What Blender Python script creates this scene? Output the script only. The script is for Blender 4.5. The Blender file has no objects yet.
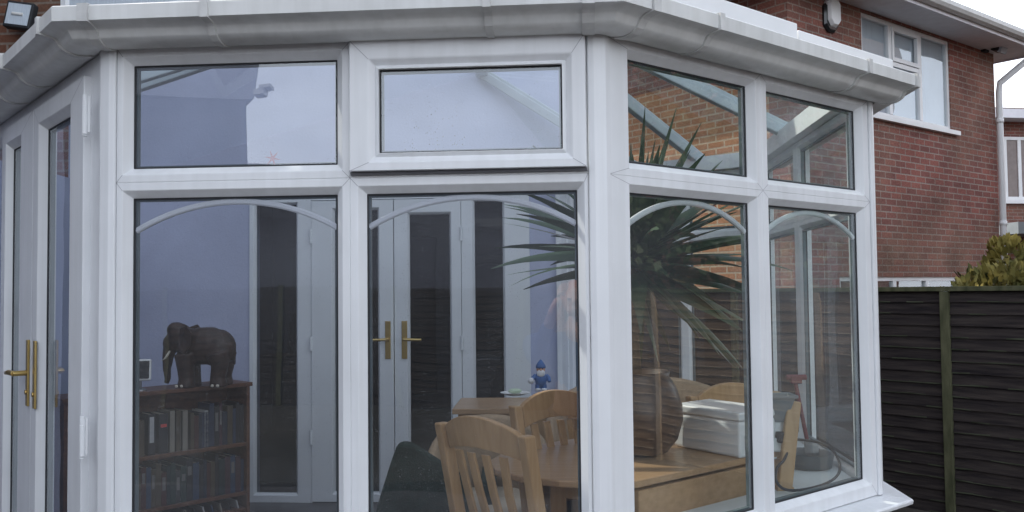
import bpy, bmesh, math, random
from mathutils import Vector, Matrix, noise
random.seed(7)
PI = math.pi
R = math.radians
scene = bpy.context.scene
COL = scene.collection
V = Vector

# ------------------------------------------------------------------ camera
CAM = V((0.0, 0.0, 1.39)); FPX = 882.0; PITCH = R(2.24); ROLL = R(-0.63)
cd = bpy.data.cameras.new('camera'); cam = bpy.data.objects.new('camera', cd); COL.objects.link(cam)
cd.sensor_fit = 'HORIZONTAL'; cd.sensor_width = 36.0; cd.lens = FPX / 1024 * 36.0
cd.clip_start = 0.02; cd.clip_end = 2000
CM = Matrix.Rotation(PI / 2 + PITCH, 4, 'X') @ Matrix.Rotation(ROLL, 4, 'Z')
cam.matrix_world = Matrix.Translation(CAM) @ CM
scene.camera = cam
CR = CM.to_3x3()

def ray(px, py):
    return CR @ V(((px - 512) / FPX, -(py - 256) / FPX, -1.0))

def at(px, py, y):
    d = ray(px, py); return CAM + d * (y / d.y)

# ------------------------------------------------------------------ materials
def newmat(name):
    m = bpy.data.materials.new(name); m.use_nodes = True
    nt = m.node_tree; nt.nodes.clear()
    out = nt.nodes.new('ShaderNodeOutputMaterial')
    return m, nt, out

def N(nt, t, **kw):
    n = nt.nodes.new(t)
    for k, v in kw.items(): setattr(n, k, v)
    return n

def L(nt, a, b): nt.links.new(a, b)

def c4(c): return (c[0], c[1], c[2], 1.0)

def mat(name, col, rough=0.5, var=0.15, scale=8.0, bump=0.0, bscale=40.0, spec=0.4, metal=0.0, col2=None, stretch=None, detail=5.0, streak=0.0, trans=0.0):
    m, nt, out = newmat(name)
    b = N(nt, 'ShaderNodeBsdfPrincipled'); L(nt, b.outputs[0], out.inputs[0])
    b.inputs['Roughness'].default_value = rough; b.inputs['Metallic'].default_value = metal
    b.inputs['Specular IOR Level'].default_value = spec
    tc = N(nt, 'ShaderNodeTexCoord'); mp = N(nt, 'ShaderNodeMapping')
    L(nt, tc.outputs['Object'], mp.inputs[0])
    if stretch: mp.inputs['Scale'].default_value = stretch
    ns = N(nt, 'ShaderNodeTexNoise'); ns.inputs['Scale'].default_value = scale; ns.inputs['Detail'].default_value = detail
    L(nt, mp.outputs[0], ns.inputs['Vector'])
    rp = N(nt, 'ShaderNodeValToRGB'); L(nt, ns.outputs[0], rp.inputs[0])
    a = col; c2 = col2 if col2 else tuple(min(1, x * (1 + var)) for x in col)
    if not col2: a = tuple(x * (1 - var) for x in col)
    rp.color_ramp.elements[0].position = 0.3; rp.color_ramp.elements[1].position = 0.7
    rp.color_ramp.elements[0].color = c4(a); rp.color_ramp.elements[1].color = c4(c2)
    last = rp.outputs[0]
    if streak > 0:
        mp2 = N(nt, 'ShaderNodeMapping'); L(nt, tc.outputs['Object'], mp2.inputs[0]); mp2.inputs['Scale'].default_value = (30, 30, 1.2)
        n2 = N(nt, 'ShaderNodeTexNoise'); n2.inputs['Scale'].default_value = 1.0; n2.inputs['Detail'].default_value = 4; L(nt, mp2.outputs[0], n2.inputs['Vector'])
        r2 = N(nt, 'ShaderNodeValToRGB'); L(nt, n2.outputs[0], r2.inputs[0])
        r2.color_ramp.elements[0].position = 0.35; r2.color_ramp.elements[1].position = 0.6
        r2.color_ramp.elements[0].color = (1 - streak, 1 - streak, 1 - streak * 1.1, 1); r2.color_ramp.elements[1].color = (1, 1, 1, 1)
        mx = N(nt, 'ShaderNodeMix', data_type='RGBA', blend_type='MULTIPLY'); mx.inputs[0].default_value = 1
        L(nt, last, mx.inputs[6]); L(nt, r2.outputs[0], mx.inputs[7]); last = mx.outputs[2]
    L(nt, last, b.inputs['Base Color'])
    if trans: b.inputs['Transmission Weight'].default_value = trans
    if bump > 0:
        nb = N(nt, 'ShaderNodeTexNoise'); nb.inputs['Scale'].default_value = bscale; nb.inputs['Detail'].default_value = 4
        L(nt, mp.outputs[0], nb.inputs['Vector'])
        bp = N(nt, 'ShaderNodeBump'); bp.inputs['Strength'].default_value = bump; bp.inputs['Distance'].default_value = 0.01
        L(nt, nb.outputs[0], bp.inputs['Height']); L(nt, bp.outputs[0], b.inputs['Normal'])
    return m

def wood(name, c1, c2, rough=0.45, stretch=(3, 30, 30), spec=0.4):
    return mat(name, c1, rough, col2=c2, scale=1.6, stretch=stretch, detail=8, bump=0.12, bscale=2.0, spec=spec)

def brick(name, c1, c2, mortar, bw=0.225, rh=0.075, ms=0.010, dirt=0.35):
    m, nt, out = newmat(name)
    b = N(nt, 'ShaderNodeBsdfPrincipled'); L(nt, b.outputs[0], out.inputs[0]); b.inputs['Roughness'].default_value = 0.9
    b.inputs['Specular IOR Level'].default_value = 0.2
    uv = N(nt, 'ShaderNodeUVMap'); uv.uv_map = 'UVMap'
    nz = N(nt, 'ShaderNodeTexNoise'); nz.inputs['Scale'].default_value = 14; L(nt, uv.outputs[0], nz.inputs['Vector'])
    dm = N(nt, 'ShaderNodeVectorMath', operation='SCALE'); dm.inputs['Scale'].default_value = 0.006; L(nt, nz.outputs['Color'], dm.inputs[0])
    ad = N(nt, 'ShaderNodeVectorMath', operation='ADD'); L(nt, uv.outputs[0], ad.inputs[0]); L(nt, dm.outputs[0], ad.inputs[1])
    bt = N(nt, 'ShaderNodeTexBrick'); L(nt, ad.outputs[0], bt.inputs['Vector'])
    bt.inputs['Scale'].default_value = 1; bt.inputs['Brick Width'].default_value = bw; bt.inputs['Row Height'].default_value = rh
    bt.inputs['Mortar Size'].default_value = ms; bt.inputs['Mortar Smooth'].default_value = 0.25; bt.inputs['Bias'].default_value = -0.1
    bt.inputs['Color1'].default_value = c4(c1); bt.inputs['Color2'].default_value = c4(c2); bt.inputs['Mortar'].default_value = c4(mortar)
    n1 = N(nt, 'ShaderNodeTexNoise'); n1.inputs['Scale'].default_value = 1.6; n1.inputs['Detail'].default_value = 8; L(nt, uv.outputs[0], n1.inputs['Vector'])
    n2 = N(nt, 'ShaderNodeTexNoise'); n2.inputs['Scale'].default_value = 45; n2.inputs['Detail'].default_value = 4; L(nt, uv.outputs[0], n2.inputs['Vector'])
    s = N(nt, 'ShaderNodeMath', operation='ADD'); L(nt, n1.outputs[0], s.inputs[0]); L(nt, n2.outputs[0], s.inputs[1])
    mr = N(nt, 'ShaderNodeMapRange'); L(nt, s.outputs[0], mr.inputs[0]); mr.inputs[1].default_value = 0.6; mr.inputs[2].default_value = 1.4
    mr.inputs[3].default_value = 1 - dirt; mr.inputs[4].default_value = 1 + dirt
    b2 = N(nt, 'ShaderNodeTexBrick'); L(nt, ad.outputs[0], b2.inputs['Vector']); b2.offset = 0.5
    b2.inputs['Scale'].default_value = 1; b2.inputs['Brick Width'].default_value = bw; b2.inputs['Row Height'].default_value = rh; b2.inputs['Mortar Size'].default_value = ms; b2.inputs['Bias'].default_value = -0.55
    b2.inputs['Color1'].default_value = (0, 0, 0, 1); b2.inputs['Color2'].default_value = (1, 1, 1, 1); b2.inputs['Mortar'].default_value = (0, 0, 0, 1)
    n4 = N(nt, 'ShaderNodeTexNoise'); n4.inputs['Scale'].default_value = 0.9; n4.inputs['Detail'].default_value = 5; L(nt, uv.outputs[0], n4.inputs['Vector'])
    r4 = N(nt, 'ShaderNodeMapRange'); L(nt, n4.outputs[0], r4.inputs[0]); r4.inputs[1].default_value = .4; r4.inputs[2].default_value = .7; r4.inputs[3].default_value = 0.05; r4.inputs[4].default_value = .55
    x4 = N(nt, 'ShaderNodeMix', data_type='RGBA'); L(nt, r4.outputs[0], x4.inputs[0]); L(nt, bt.outputs[0], x4.inputs[6])
    x4.inputs[7].default_value = (mortar[0] * .78, mortar[1] * .70, mortar[2] * .55, 1)
    bt_out = x4.outputs[2]
    mx = N(nt, 'ShaderNodeVectorMath', operation='SCALE'); L(nt, bt_out, mx.inputs[0]); L(nt, mr.outputs[0], mx.inputs['Scale'])
    L(nt, mx.outputs[0], b.inputs['Base Color'])
    bp = N(nt, 'ShaderNodeBump'); bp.inputs['Strength'].default_value = 0.5; bp.inputs['Distance'].default_value = 0.008; bp.invert = True
    L(nt, bt.outputs['Fac'], bp.inputs['Height']); L(nt, bp.outputs[0], b.inputs['Normal'])
    return m

def glass(name, tint=(0.9, 0.93, 0.95), f0=0.10, specks=0.0, dust_haze=0.03, dscale=90.0, gmax=0.7):
    """thin double glazing: clear with mirror reflection rising at grazing angles, a film of painted haze and dust, and dried rain spots"""
    m, nt, out = newmat(name)
    tr = N(nt, 'ShaderNodeBsdfTransparent'); tr.inputs[0].default_value = c4(tint)
    gl = N(nt, 'ShaderNodeBsdfGlossy'); gl.inputs['Roughness'].default_value = 0.0; gl.inputs['Color'].default_value = (0.93, 0.96, 1, 1)
    tcg = N(nt, 'ShaderNodeTexCoord'); ng = N(nt, 'ShaderNodeTexNoise'); ng.inputs['Scale'].default_value = 2.2; ng.inputs['Detail'].default_value = 1; L(nt, tcg.outputs['Object'], ng.inputs['Vector'])
    bg_ = N(nt, 'ShaderNodeBump'); bg_.inputs['Strength'].default_value = 0.12; bg_.inputs['Distance'].default_value = 0.02; L(nt, ng.outputs[0], bg_.inputs['Height']); L(nt, bg_.outputs[0], gl.inputs['Normal'])
    lw = N(nt, 'ShaderNodeLayerWeight'); lw.inputs[0].default_value = 0.5
    pw = N(nt, 'ShaderNodeMath', operation='POWER'); pw.inputs[1].default_value = 4.0; L(nt, lw.outputs['Facing'], pw.inputs[0])
    ma = N(nt, 'ShaderNodeMath', operation='MULTIPLY_ADD'); ma.inputs[1].default_value = gmax - f0; ma.inputs[2].default_value = f0; L(nt, pw.outputs[0], ma.inputs[0])
    mx = N(nt, 'ShaderNodeMixShader'); L(nt, ma.outputs[0], mx.inputs[0]); L(nt, tr.outputs[0], mx.inputs[1]); L(nt, gl.outputs[0], mx.inputs[2])
    tc = N(nt, 'ShaderNodeTexCoord')
    df = N(nt, 'ShaderNodeBsdfDiffuse'); df.inputs[0].default_value = (0.72, 0.76, 0.8, 1)
    n1 = N(nt, 'ShaderNodeTexNoise'); n1.inputs['Scale'].default_value = 2.2; n1.inputs['Detail'].default_value = 6; L(nt, tc.outputs['Object'], n1.inputs['Vector'])
    mr = N(nt, 'ShaderNodeMapRange'); L(nt, n1.outputs[0], mr.inputs[0]); mr.inputs[1].default_value = 0.35; mr.inputs[2].default_value = 0.75
    mr.inputs[3].default_value = dust_haze * 0.4; mr.inputs[4].default_value = dust_haze * 1.8
    fac = mr.outputs[0]
    if specks > 0:
        vo = N(nt, 'ShaderNodeTexVoronoi'); vo.inputs['Scale'].default_value = dscale; L(nt, tc.outputs['Object'], vo.inputs['Vector'])
        sep = N(nt, 'ShaderNodeSeparateColor'); L(nt, vo.outputs['Color'], sep.inputs[0])
        r1 = N(nt, 'ShaderNodeMath', operation='MULTIPLY'); r1.inputs[1].default_value = 0.28; L(nt, sep.outputs[0], r1.inputs[0])
        lt = N(nt, 'ShaderNodeMath', operation='LESS_THAN'); L(nt, vo.outputs['Distance'], lt.inputs[0]); L(nt, r1.outputs[0], lt.inputs[1])
        gt = N(nt, 'ShaderNodeMath', operation='GREATER_THAN'); gt.inputs[1].default_value = 0.40; L(nt, sep.outputs[1], gt.inputs[0])
        n3 = N(nt, 'ShaderNodeTexNoise'); n3.inputs['Scale'].default_value = 5.0; L(nt, tc.outputs['Object'], n3.inputs['Vector'])
        g3 = N(nt, 'ShaderNodeMath', operation='GREATER_THAN'); g3.inputs[1].default_value = 0.45; L(nt, n3.outputs[0], g3.inputs[0])
        a1 = N(nt, 'ShaderNodeMath', operation='MULTIPLY'); L(nt, lt.outputs[0], a1.inputs[0]); L(nt, gt.outputs[0], a1.inputs[1])
        a2 = N(nt, 'ShaderNodeMath', operation='MULTIPLY'); L(nt, a1.outputs[0], a2.inputs[0]); L(nt, g3.outputs[0], a2.inputs[1])
        a3 = N(nt, 'ShaderNodeMath', operation='MULTIPLY_ADD'); a3.inputs[1].default_value = specks; L(nt, a2.outputs[0], a3.inputs[0]); L(nt, fac, a3.inputs[2])
        fac = a3.outputs[0]
    m2 = N(nt, 'ShaderNodeMixShader'); L(nt, fac, m2.inputs[0]); L(nt, mx.outputs[0], m2.inputs[1]); L(nt, df.outputs[0], m2.inputs[2])
    L(nt, m2.outputs[0], out.inputs[0])
    return m

M = {}
M['upvc'] = mat('upvc white plastic', (0.75, 0.765, 0.785), 0.36, var=0.05, scale=4, streak=0.055, spec=0.45)
M['upvc_in'] = mat('upvc white inside', (0.66, 0.68, 0.70), 0.4, var=0.04, scale=3)
M['gutter'] = mat('weathered gutter plastic', (0.67, 0.675, 0.665), 0.40, var=0.09, scale=5, streak=0.08, spec=0.4)
M['gutter_clip'] = mat('gutter bracket plastic', (0.56, 0.56, 0.55), 0.45, var=0.15, scale=20)
M['trim'] = mat('roof trim white', (0.78, 0.79, 0.8), 0.4, var=0.04, scale=4)
M['gasket'] = mat('black gasket', (0.02, 0.022, 0.026), 0.6)
M['spacer'] = mat('grey spacer', (0.10, 0.13, 0.14), 0.4)
M['seam'] = mat('weld seam', (0.33, 0.33, 0.36), 0.6)
M['gap'] = mat('shadow gap', (0.10, 0.10, 0.11), 0.7)
M['rafter'] = mat('rafter grey', (0.36, 0.41, 0.44), 0.45, var=0.08, scale=4)
M['glass_front'] = glass('front glazing', (0.86, 0.88, 0.92), 0.12, 0.17, 0.028, 200)
M['glass_vent'] = glass('vent glazing', (0.80, 0.84, 0.9), 0.115, 0.24, 0.034, 180)
M['glass_right'] = glass('bay glazing', (0.86, 0.90, 0.90), 0.15, 0.0, 0.036, gmax=.5)
M['glass_bay'] = glass('far bay glazing', (0.86, 0.92, 0.91), 0.14, 0.0, 0.085, gmax=.5)  # heavier film stands in for pale reflections and haze in this pane
M['glass_side'] = glass('side glazing', (0.88, 0.92, 0.91), 0.05, 0.0, 0.012, gmax=.4)
M['glass_door'] = glass('door glazing', (0.8, 0.84, 0.87), 0.10, 0.14, 0.03, 200)
M['glass_roof'] = glass('roof glazing', (0.90, 0.94, 0.94), 0.03, 0.0, 0.010, gmax=.25)
M['glass_in'] = glass('house door glazing', (0.55, 0.6, 0.62), 0.035, 0.0, 0.008)
M['lavender'] = mat('lavender render', (0.405, 0.43, 0.56), 0.85, var=0.09, scale=1.6, bump=0.15, bscale=60)
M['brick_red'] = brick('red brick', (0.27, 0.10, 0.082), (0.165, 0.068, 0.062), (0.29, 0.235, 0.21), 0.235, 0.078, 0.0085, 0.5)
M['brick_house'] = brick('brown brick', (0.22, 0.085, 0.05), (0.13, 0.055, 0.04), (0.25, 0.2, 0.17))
M['brick_sunlit'] = brick('sunlit orange brick', (0.46, 0.20, 0.10), (0.33, 0.14, 0.075), (0.5, 0.4, 0.3), 0.235, 0.078, 0.011, 0.25)
M['soffit'] = mat('white soffit', (0.7, 0.7, 0.74), 0.5, var=0.06)
M['roof_tile'] = mat('concrete roof tile', (0.13, 0.085, 0.07), 0.85, var=0.25, scale=6, bump=0.4, bscale=12)
M['ledge'] = mat('white ledge board', (0.62, 0.66, 0.68), 0.35, var=0.05)
M['floor'] = mat('dark floor', (0.05, 0.05, 0.055), 0.4, var=0.2)
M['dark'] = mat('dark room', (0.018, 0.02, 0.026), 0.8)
M['curtain'] = mat('dark curtain', (0.05, 0.05, 0.055), 0.9, var=0.3, scale=6, stretch=(30, 30, 0.6))
M['brass'] = mat('brass', (0.50, 0.36, 0.14), 0.32, metal=0.9, var=0.1)
M['beech'] = wood('beech wood', (0.36, 0.212, 0.092), (0.46, 0.285, 0.135), 0.4, (28, 28, 2.5))
M['beech_top'] = wood('beech tabletop', (0.30, 0.182, 0.092), (0.39, 0.245, 0.135), 0.3, (2.5, 28, 28))
M['shelf_wood'] = wood('bookcase wood', (0.075, 0.030, 0.018), (0.135, 0.058, 0.032), 0.45, (3, 25, 25))
M['elephant'] = wood('dark carved wood', (0.014, 0.007, 0.005), (0.046, 0.022, 0.015), 0.5, (10, 10, 25))
M['tusk'] = mat('bone', (0.55, 0.5, 0.42), 0.5)
M['leaf'] = mat('yucca leaf', (0.012, 0.034, 0.016), 0.4, col2=(0.036, 0.078, 0.032), scale=5, spec=0.45)
M['bark'] = mat('yucca bark', (0.13, 0.09, 0.055), 0.9, var=0.35, scale=25, bump=0.8, bscale=30)
M['pot'] = mat('dark brown glazed pot', (0.035, 0.018, 0.013), 0.35, var=0.25, scale=6, spec=0.5)
M['soil'] = mat('soil', (0.03, 0.02, 0.014), 0.95, var=0.4, scale=60)
M['rattan'] = mat('tan woven cane', (0.33, 0.235, 0.145), 0.75, var=0.12, scale=30, bump=0.5, bscale=120)
M['cushion'] = mat('pale cushion', (0.5, 0.42, 0.32), 0.9, var=0.08, scale=12)
M['green'] = mat('dark green cloth', (0.010, 0.024, 0.020), 0.95, var=0.3, scale=30, bump=0.2, bscale=150, spec=0.1)
M['white_plastic'] = mat('white appliance plastic', (0.68, 0.70, 0.72), 0.35, var=0.03)
M['grey_plastic'] = mat('grey plastic', (0.16, 0.18, 0.19), 0.45, var=0.08)
M['black'] = mat('black rubber', (0.012, 0.012, 0.014), 0.5)
M['red'] = mat('red plastic', (0.15, 0.03, 0.035), 0.5)
M['ceramic'] = mat('white ceramic', (0.7, 0.7, 0.68), 0.25, var=0.03)
M['pale_green'] = mat('pale green soap', (0.45, 0.55, 0.4), 0.5)
M['gnome_blue'] = mat('gnome blue', (0.05, 0.13, 0.34), 0.5, var=0.1)
M['gnome_white'] = mat('gnome white', (0.7, 0.7, 0.72), 0.6)
M['skin'] = mat('skin', (0.55, 0.30, 0.21), 0.5, var=0.06)
M['screen'] = mat('dark screen', (0.008, 0.009, 0.012), 0.12, spec=0.6)
M['metal'] = mat('galvanised metal', (0.22, 0.23, 0.24), 0.35, metal=0.7)
M['fence'] = mat('dark fence boards', (0.018, 0.015, 0.017), 0.85, col2=(0.056, 0.046, 0.042), scale=1.0, stretch=(3, 3, 40), bump=0.5, bscale=6, detail=9, spec=0.15)
M['fence_green'] = mat('mossy fence timber', (0.055, 0.06, 0.034), 0.9, col2=(0.125, 0.125, 0.075), scale=4, stretch=(4, 4, 1.2), spec=0.1)
M['fence_edge'] = mat('weathered board edge', (0.055, 0.06, 0.042), 0.9, var=0.5, scale=3, stretch=(2, 2, 20), spec=0.1)
M['fence_sunlit'] = mat('sunlit fence boards', (0.13, 0.085, 0.05), 0.9, col2=(0.24, 0.16, 0.095), scale=1.0, stretch=(3, 3, 40), detail=8, spec=0.15)
M['fence_sunlit_edge'] = mat('sunlit board edge', (0.42, 0.31, 0.2), 0.9, var=0.2, spec=0.1)
M['ground'] = mat('dark soil and gravel', (0.022, 0.022, 0.02), 0.95, col2=(0.05, 0.046, 0.04), scale=0.6, bump=0.6, bscale=30)
M['paving'] = mat('paving', (0.12, 0.11, 0.105), 0.9, var=0.2, scale=3, bump=0.2)
M['conifer'] = mat('golden conifer', (0.03, 0.052, 0.018), 0.7, col2=(0.34, 0.27, 0.065), scale=3.5)
M['net'] = mat('net curtain', (0.50, 0.56, 0.62), 0.8, var=0.08, scale=6, stretch=(20, 20, 0.6))
M['house_grey'] = mat('grey rendered house', (0.11, 0.115, 0.15), 0.9, var=0.08)
M['roof_grey'] = mat('grey slate roof', (0.24, 0.25, 0.30), 0.8, var=0.1, scale=6)
M['denim'] = mat('denim', (0.03, 0.045, 0.09), 0.9, var=0.2, scale=60)
M['blue_top'] = mat('blue jersey', (0.045, 0.11, 0.30), 0.85, var=0.12, scale=30)
M['hair'] = mat('auburn hair', (0.42, 0.12, 0.05), 0.5, col2=(0.62, 0.24, 0.12), scale=3, stretch=(40, 40, 3))
M['shoe'] = mat('black shoe', (0.02, 0.02, 0.022), 0.5)

# ------------------------------------------------------------------ mesh builder
class MB:
    def __init__(s): s.v = []; s.f = []; s.m = []
    def add(s, vs, fs, mi=0):
        o = len(s.v); s.v += [V(p) for p in vs]
        for f in fs: s.f.append([o + i for i in f]); s.m.append(mi)
        return s
    def box(s, c, size, rot=None, mi=0):
        c = V(c); h = V(size) / 2
        pts = [V((x * h.x, y * h.y, z * h.z)) for z in (-1, 1) for y in (-1, 1) for x in (-1, 1)]
        if rot is not None: pts = [rot @ p for p in pts]
        return s.hexa([c + p for p in pts], mi)
    def hexa(s, p, mi=0):
        return s.add(p, [(0, 2, 3, 1), (4, 5, 7, 6), (0, 1, 5, 4), (2, 6, 7, 3), (0, 4, 6, 2), (1, 3, 7, 5)], mi)
    def beam(s, a, b, w, h, up=(0, 0, 1), mi=0):
        a = V(a); b = V(b); d = (b - a).normalized(); u = V(up); x = d.cross(u).normalized() * w / 2; z = x.cross(d).normalized() * h / 2
        return s.hexa([a - x - z, a + x - z, b - x - z, b + x - z, a - x + z, a + x + z, b - x + z, b + x + z], mi)
    def prism(s, poly, z0, z1, mi=0):
        n = len(poly)
        vs = [V((p[0], p[1], z0)) for p in poly] + [V((p[0], p[1], z1)) for p in poly]
        fs = [tuple(range(n))[::-1], tuple(range(n, 2 * n))] + [(i, (i + 1) % n, n + (i + 1) % n, n + i) for i in range(n)]
        return s.add(vs, fs, mi)
    def loft(s, rings, cap=True, closed_rings=False, mi=0):
        n = len(rings[0]); vs = [p for r in rings for p in r]; fs = []
        k = len(rings)
        for i in range(k if closed_rings else k - 1):
            a = i * n; b = ((i + 1) % k) * n
            for j in range(n): fs.append((a + j, a + (j + 1) % n, b + (j + 1) % n, b + j))
        if cap and not closed_rings: fs += [tuple(range(n))[::-1], tuple(range((k - 1) * n, k * n))]
        return s.add(vs, fs, mi)
    def tube(s, path, r, n=10, cap=True, mi=0):
        path = [V(p) for p in path]; rings = []
        rr = r if isinstance(r, (list, tuple)) else [r] * len(path)
        up = V((0, 0, 1)) if abs((path[-1] - path[0]).normalized().z) < 0.9 else V((1, 0, 0))
        x = None
        for i, p in enumerate(path):
            d = (path[min(i + 1, len(path) - 1)] - path[max(i - 1, 0)]).normalized()
            if x is None: x = d.cross(up).normalized()
            x = (x - d * x.dot(d)).normalized(); y = d.cross(x)
            rings.append([p + (x * math.cos(2 * PI * k / n) + y * math.sin(2 * PI * k / n)) * rr[i] for k in range(n)])
        return s.loft(rings, cap, mi=mi)
    def lathe(s, prof, c, n=24, mi=0, cap=True):
        c = V(c)
        rings = [[c + V((r * math.cos(2 * PI * k / n), r * math.sin(2 * PI * k / n), z)) for k in range(n)] for r, z in prof]
        return s.loft(rings, cap, mi=mi)
    def ell(s, c, r, rot=None, nu=14, nv=9, mi=0):
        c = V(c); rings = []
        for i in range(1, nv):
            t = PI * i / nv
            ring = [V((r[0] * math.sin(t) * math.cos(2 * PI * k / nu), r[1] * math.sin(t) * math.sin(2 * PI * k / nu), -r[2] * math.cos(t))) for k in range(nu)]
            rings.append([c + (rot @ p if rot is not None else p) for p in ring])
        return s.loft(rings, True, mi=mi)
    def build(s, name, mats, parent=None, smooth=False, bevel=0.0, world=True, seg=2, remesh=0.0, smoothit=0):
        off = V((0, 0, 0))
        if parent is not None and world:
            p = parent
            while p is not None: off += p.location; p = p.parent
        me = bpy.data.meshes.new(name)
        me.from_pydata([v - off for v in s.v], [], s.f)
        if not isinstance(mats, (list, tuple)): mats = [mats]
        for m in mats: me.materials.append(m)
        for p, mi in zip(me.polygons, s.m): p.material_index = mi
        bm = bmesh.new(); bm.from_mesh(me); bmesh.ops.recalc_face_normals(bm, faces=bm.faces)
        uv = bm.loops.layers.uv.new('UVMap')
        for f in bm.faces:
            n = f.normal
            if abs(n.z) > 0.75: t = V((1, 0, 0)); w = V((0, 1, 0))
            else: t = V((-n.y, n.x, 0)).normalized(); w = V((0, 0, 1))
            for l in f.loops:
                p = l.vert.co + off; l[uv].uv = (p.dot(t), p.dot(w))
            f.smooth = smooth
        bm.to_mesh(me); bm.free()
        o = bpy.data.objects.new(name, me); COL.objects.link(o)
        if remesh > 0:
            md = o.modifiers.new('r', 'REMESH'); md.mode = 'VOXEL'; md.voxel_size = remesh; md.use_smooth_shade = True
            if smoothit:
                sm = o.modifiers.new('s', 'SMOOTH'); sm.iterations = smoothit; sm.factor = 0.5
            dg = bpy.context.evaluated_depsgraph_get(); dg.update()
            me2 = bpy.data.meshes.new_from_object(o.evaluated_get(dg)); o.modifiers.clear()
            old = o.data; o.data = me2; bpy.data.meshes.remove(old); me2.name = name
            if not me2.materials:
                for m in mats: me2.materials.append(m)
            for p in me2.polygons: p.use_smooth = True
        if bevel > 0:
            md = o.modifiers.new('bevel', 'BEVEL'); md.width = bevel; md.segments = seg; md.limit_method = 'ANGLE'; md.angle_limit = R(25); md.harden_normals = False
        if parent is not None: o.parent = parent
        return o

def tag(o, label, cat, group=None):
    o['label'] = label; o['category'] = cat
    if group: o['group'] = group
    return o

def thing(name, loc, label, cat, group=None, rz=0.0):
    o = bpy.data.objects.new(name, None); COL.objects.link(o); o.location = loc; o.rotation_euler = (0, 0, rz)
    o.empty_display_size = 0.1
    return tag(o, label, cat, group)

def struct(o): o['kind'] = 'structure'; return o

# ------------------------------------------------------------------ facets (vertical planes)
class Facet:
    def __init__(s, a, b, inside):
        s.a = V((a[0], a[1], 0)); s.b = V((b[0], b[1], 0)); s.len = (s.b - s.a).length
        s.t = (s.b - s.a).normalized(); s.n = V((s.t.y, -s.t.x, 0))
        if (V((inside[0], inside[1], 0)) - s.a).dot(s.n) > 0: s.n = -s.n
    def P(s, u, d, h): return s.a + s.t * u + s.n * d + V((0, 0, h))
    def hit(s, px, py, d=0.0):
        r = ray(px, py); k = (s.a + s.n * d - CAM).dot(s.n) / r.dot(s.n); p = CAM + r * k
        return (p - s.a).dot(s.t), p.z
    def u(s, px, d=0.0, py=292): return s.hit(px, py, d)[0]
    def box(s, mb, u0, u1, d0, d1, h0, h1, mi=0):
        return mb.hexa([s.P(u, d, h) for h in (h0, h1) for d in (d0, d1) for u in (u0, u1)], mi)
    def quad(s, mb, r, d, mi=0):
        u0, u1, h0, h1 = r
        return mb.add([s.P(u0, d, h0), s.P(u1, d, h0), s.P(u1, d, h1), s.P(u0, d, h1)], [(0, 1, 2, 3)], mi)
    def loops(s, mb, ls, mi=0, close=True):
        rings = []
        for r, d in ls:
            u0, u1, h0, h1 = r
            rings.append([s.P(u0, d, h0), s.P(u1, d, h0), s.P(u1, d, h1), s.P(u0, d, h1)])
        return mb.loft(rings, cap=False, closed_rings=close, mi=mi)

def ex(r, c): return (r[0] - c, r[1] + c, r[2] - c, r[3] + c)

def frame_ring(F, mb, inner, outer, c=0.021, d0=0.0, dg=-0.026, db=-0.06, seams=True):
    e = ex(inner, c)
    e = (max(e[0], outer[0] + .001), min(e[1], outer[1] - .001), max(e[2], outer[2] + .001), min(e[3], outer[3] - .001))
    F.loops(mb, [(inner, dg), (e, d0), (outer, d0), (outer, db), (e, db), (inner, db + 0.02)])
    if seams:
        for a, b in ((0, 2), (1, 2), (0, 3), (1, 3)):
            p = V((e[a], e[b])); q = V((outer[a], outer[b])); t = (q - p).normalized(); k = V((-t.y, t.x)) * 0.0007
            pts = [p + k, q + k, q - k, p - k]
            mb.add([F.P(x.x, d0 + 0.0006, x.y) for x in pts], [(0, 1, 2, 3)], 1)

def glaze(F, inner, d, mat_, parent, name='pane'):
    mb = MB(); F.quad(mb, ex(inner, 0.004), d)
    return mb.build(name, mat_, parent)

def gasket(F, inner, d, parent, w=0.0045):
    mb = MB(); e = ex(inner, -w)
    F.loops(mb, [(ex(inner, .001), d + 0.003), (e, d + 0.002), (e, d - 0.004), (ex(inner, .001), d - 0.004)])
    e2 = ex(inner, -0.009)
    F.loops(mb, [(ex(inner, .001), d - 0.006), (e2, d - 0.006), (e2, d - 0.020), (ex(inner, .001), d - 0.020)], mi=1)
    return mb.build('gasket', [M['gasket'], M['spacer']], parent)

def arch_bar(F, inner, d, parent, base, top, w=0.017):
    u0, u1, h0, h1 = inner; c = (u1 - u0) / 2; rise = top - base; rad = (c * c + rise * rise) / (2 * rise); cy = top - rad
    a0 = math.asin(c / rad); mb = MB(); rings = []
    for i in range(33):
        a = -a0 + 2 * a0 * i / 32
        pts = []
        for rr, dd in ((rad, d + .005), (rad - w * .25, d + .008), (rad - w * .75, d + .008), (rad - w, d + .005), (rad - w, d - .004), (rad, d - .004)):
            pts.append(F.P((u0 + u1) / 2 + rr * math.sin(a), dd, cy + rr * math.cos(a)))
        rings.append(pts)
    mb.loft(rings)
    return mb.build('glazing_bar', M['upvc_in'], parent)

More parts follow.
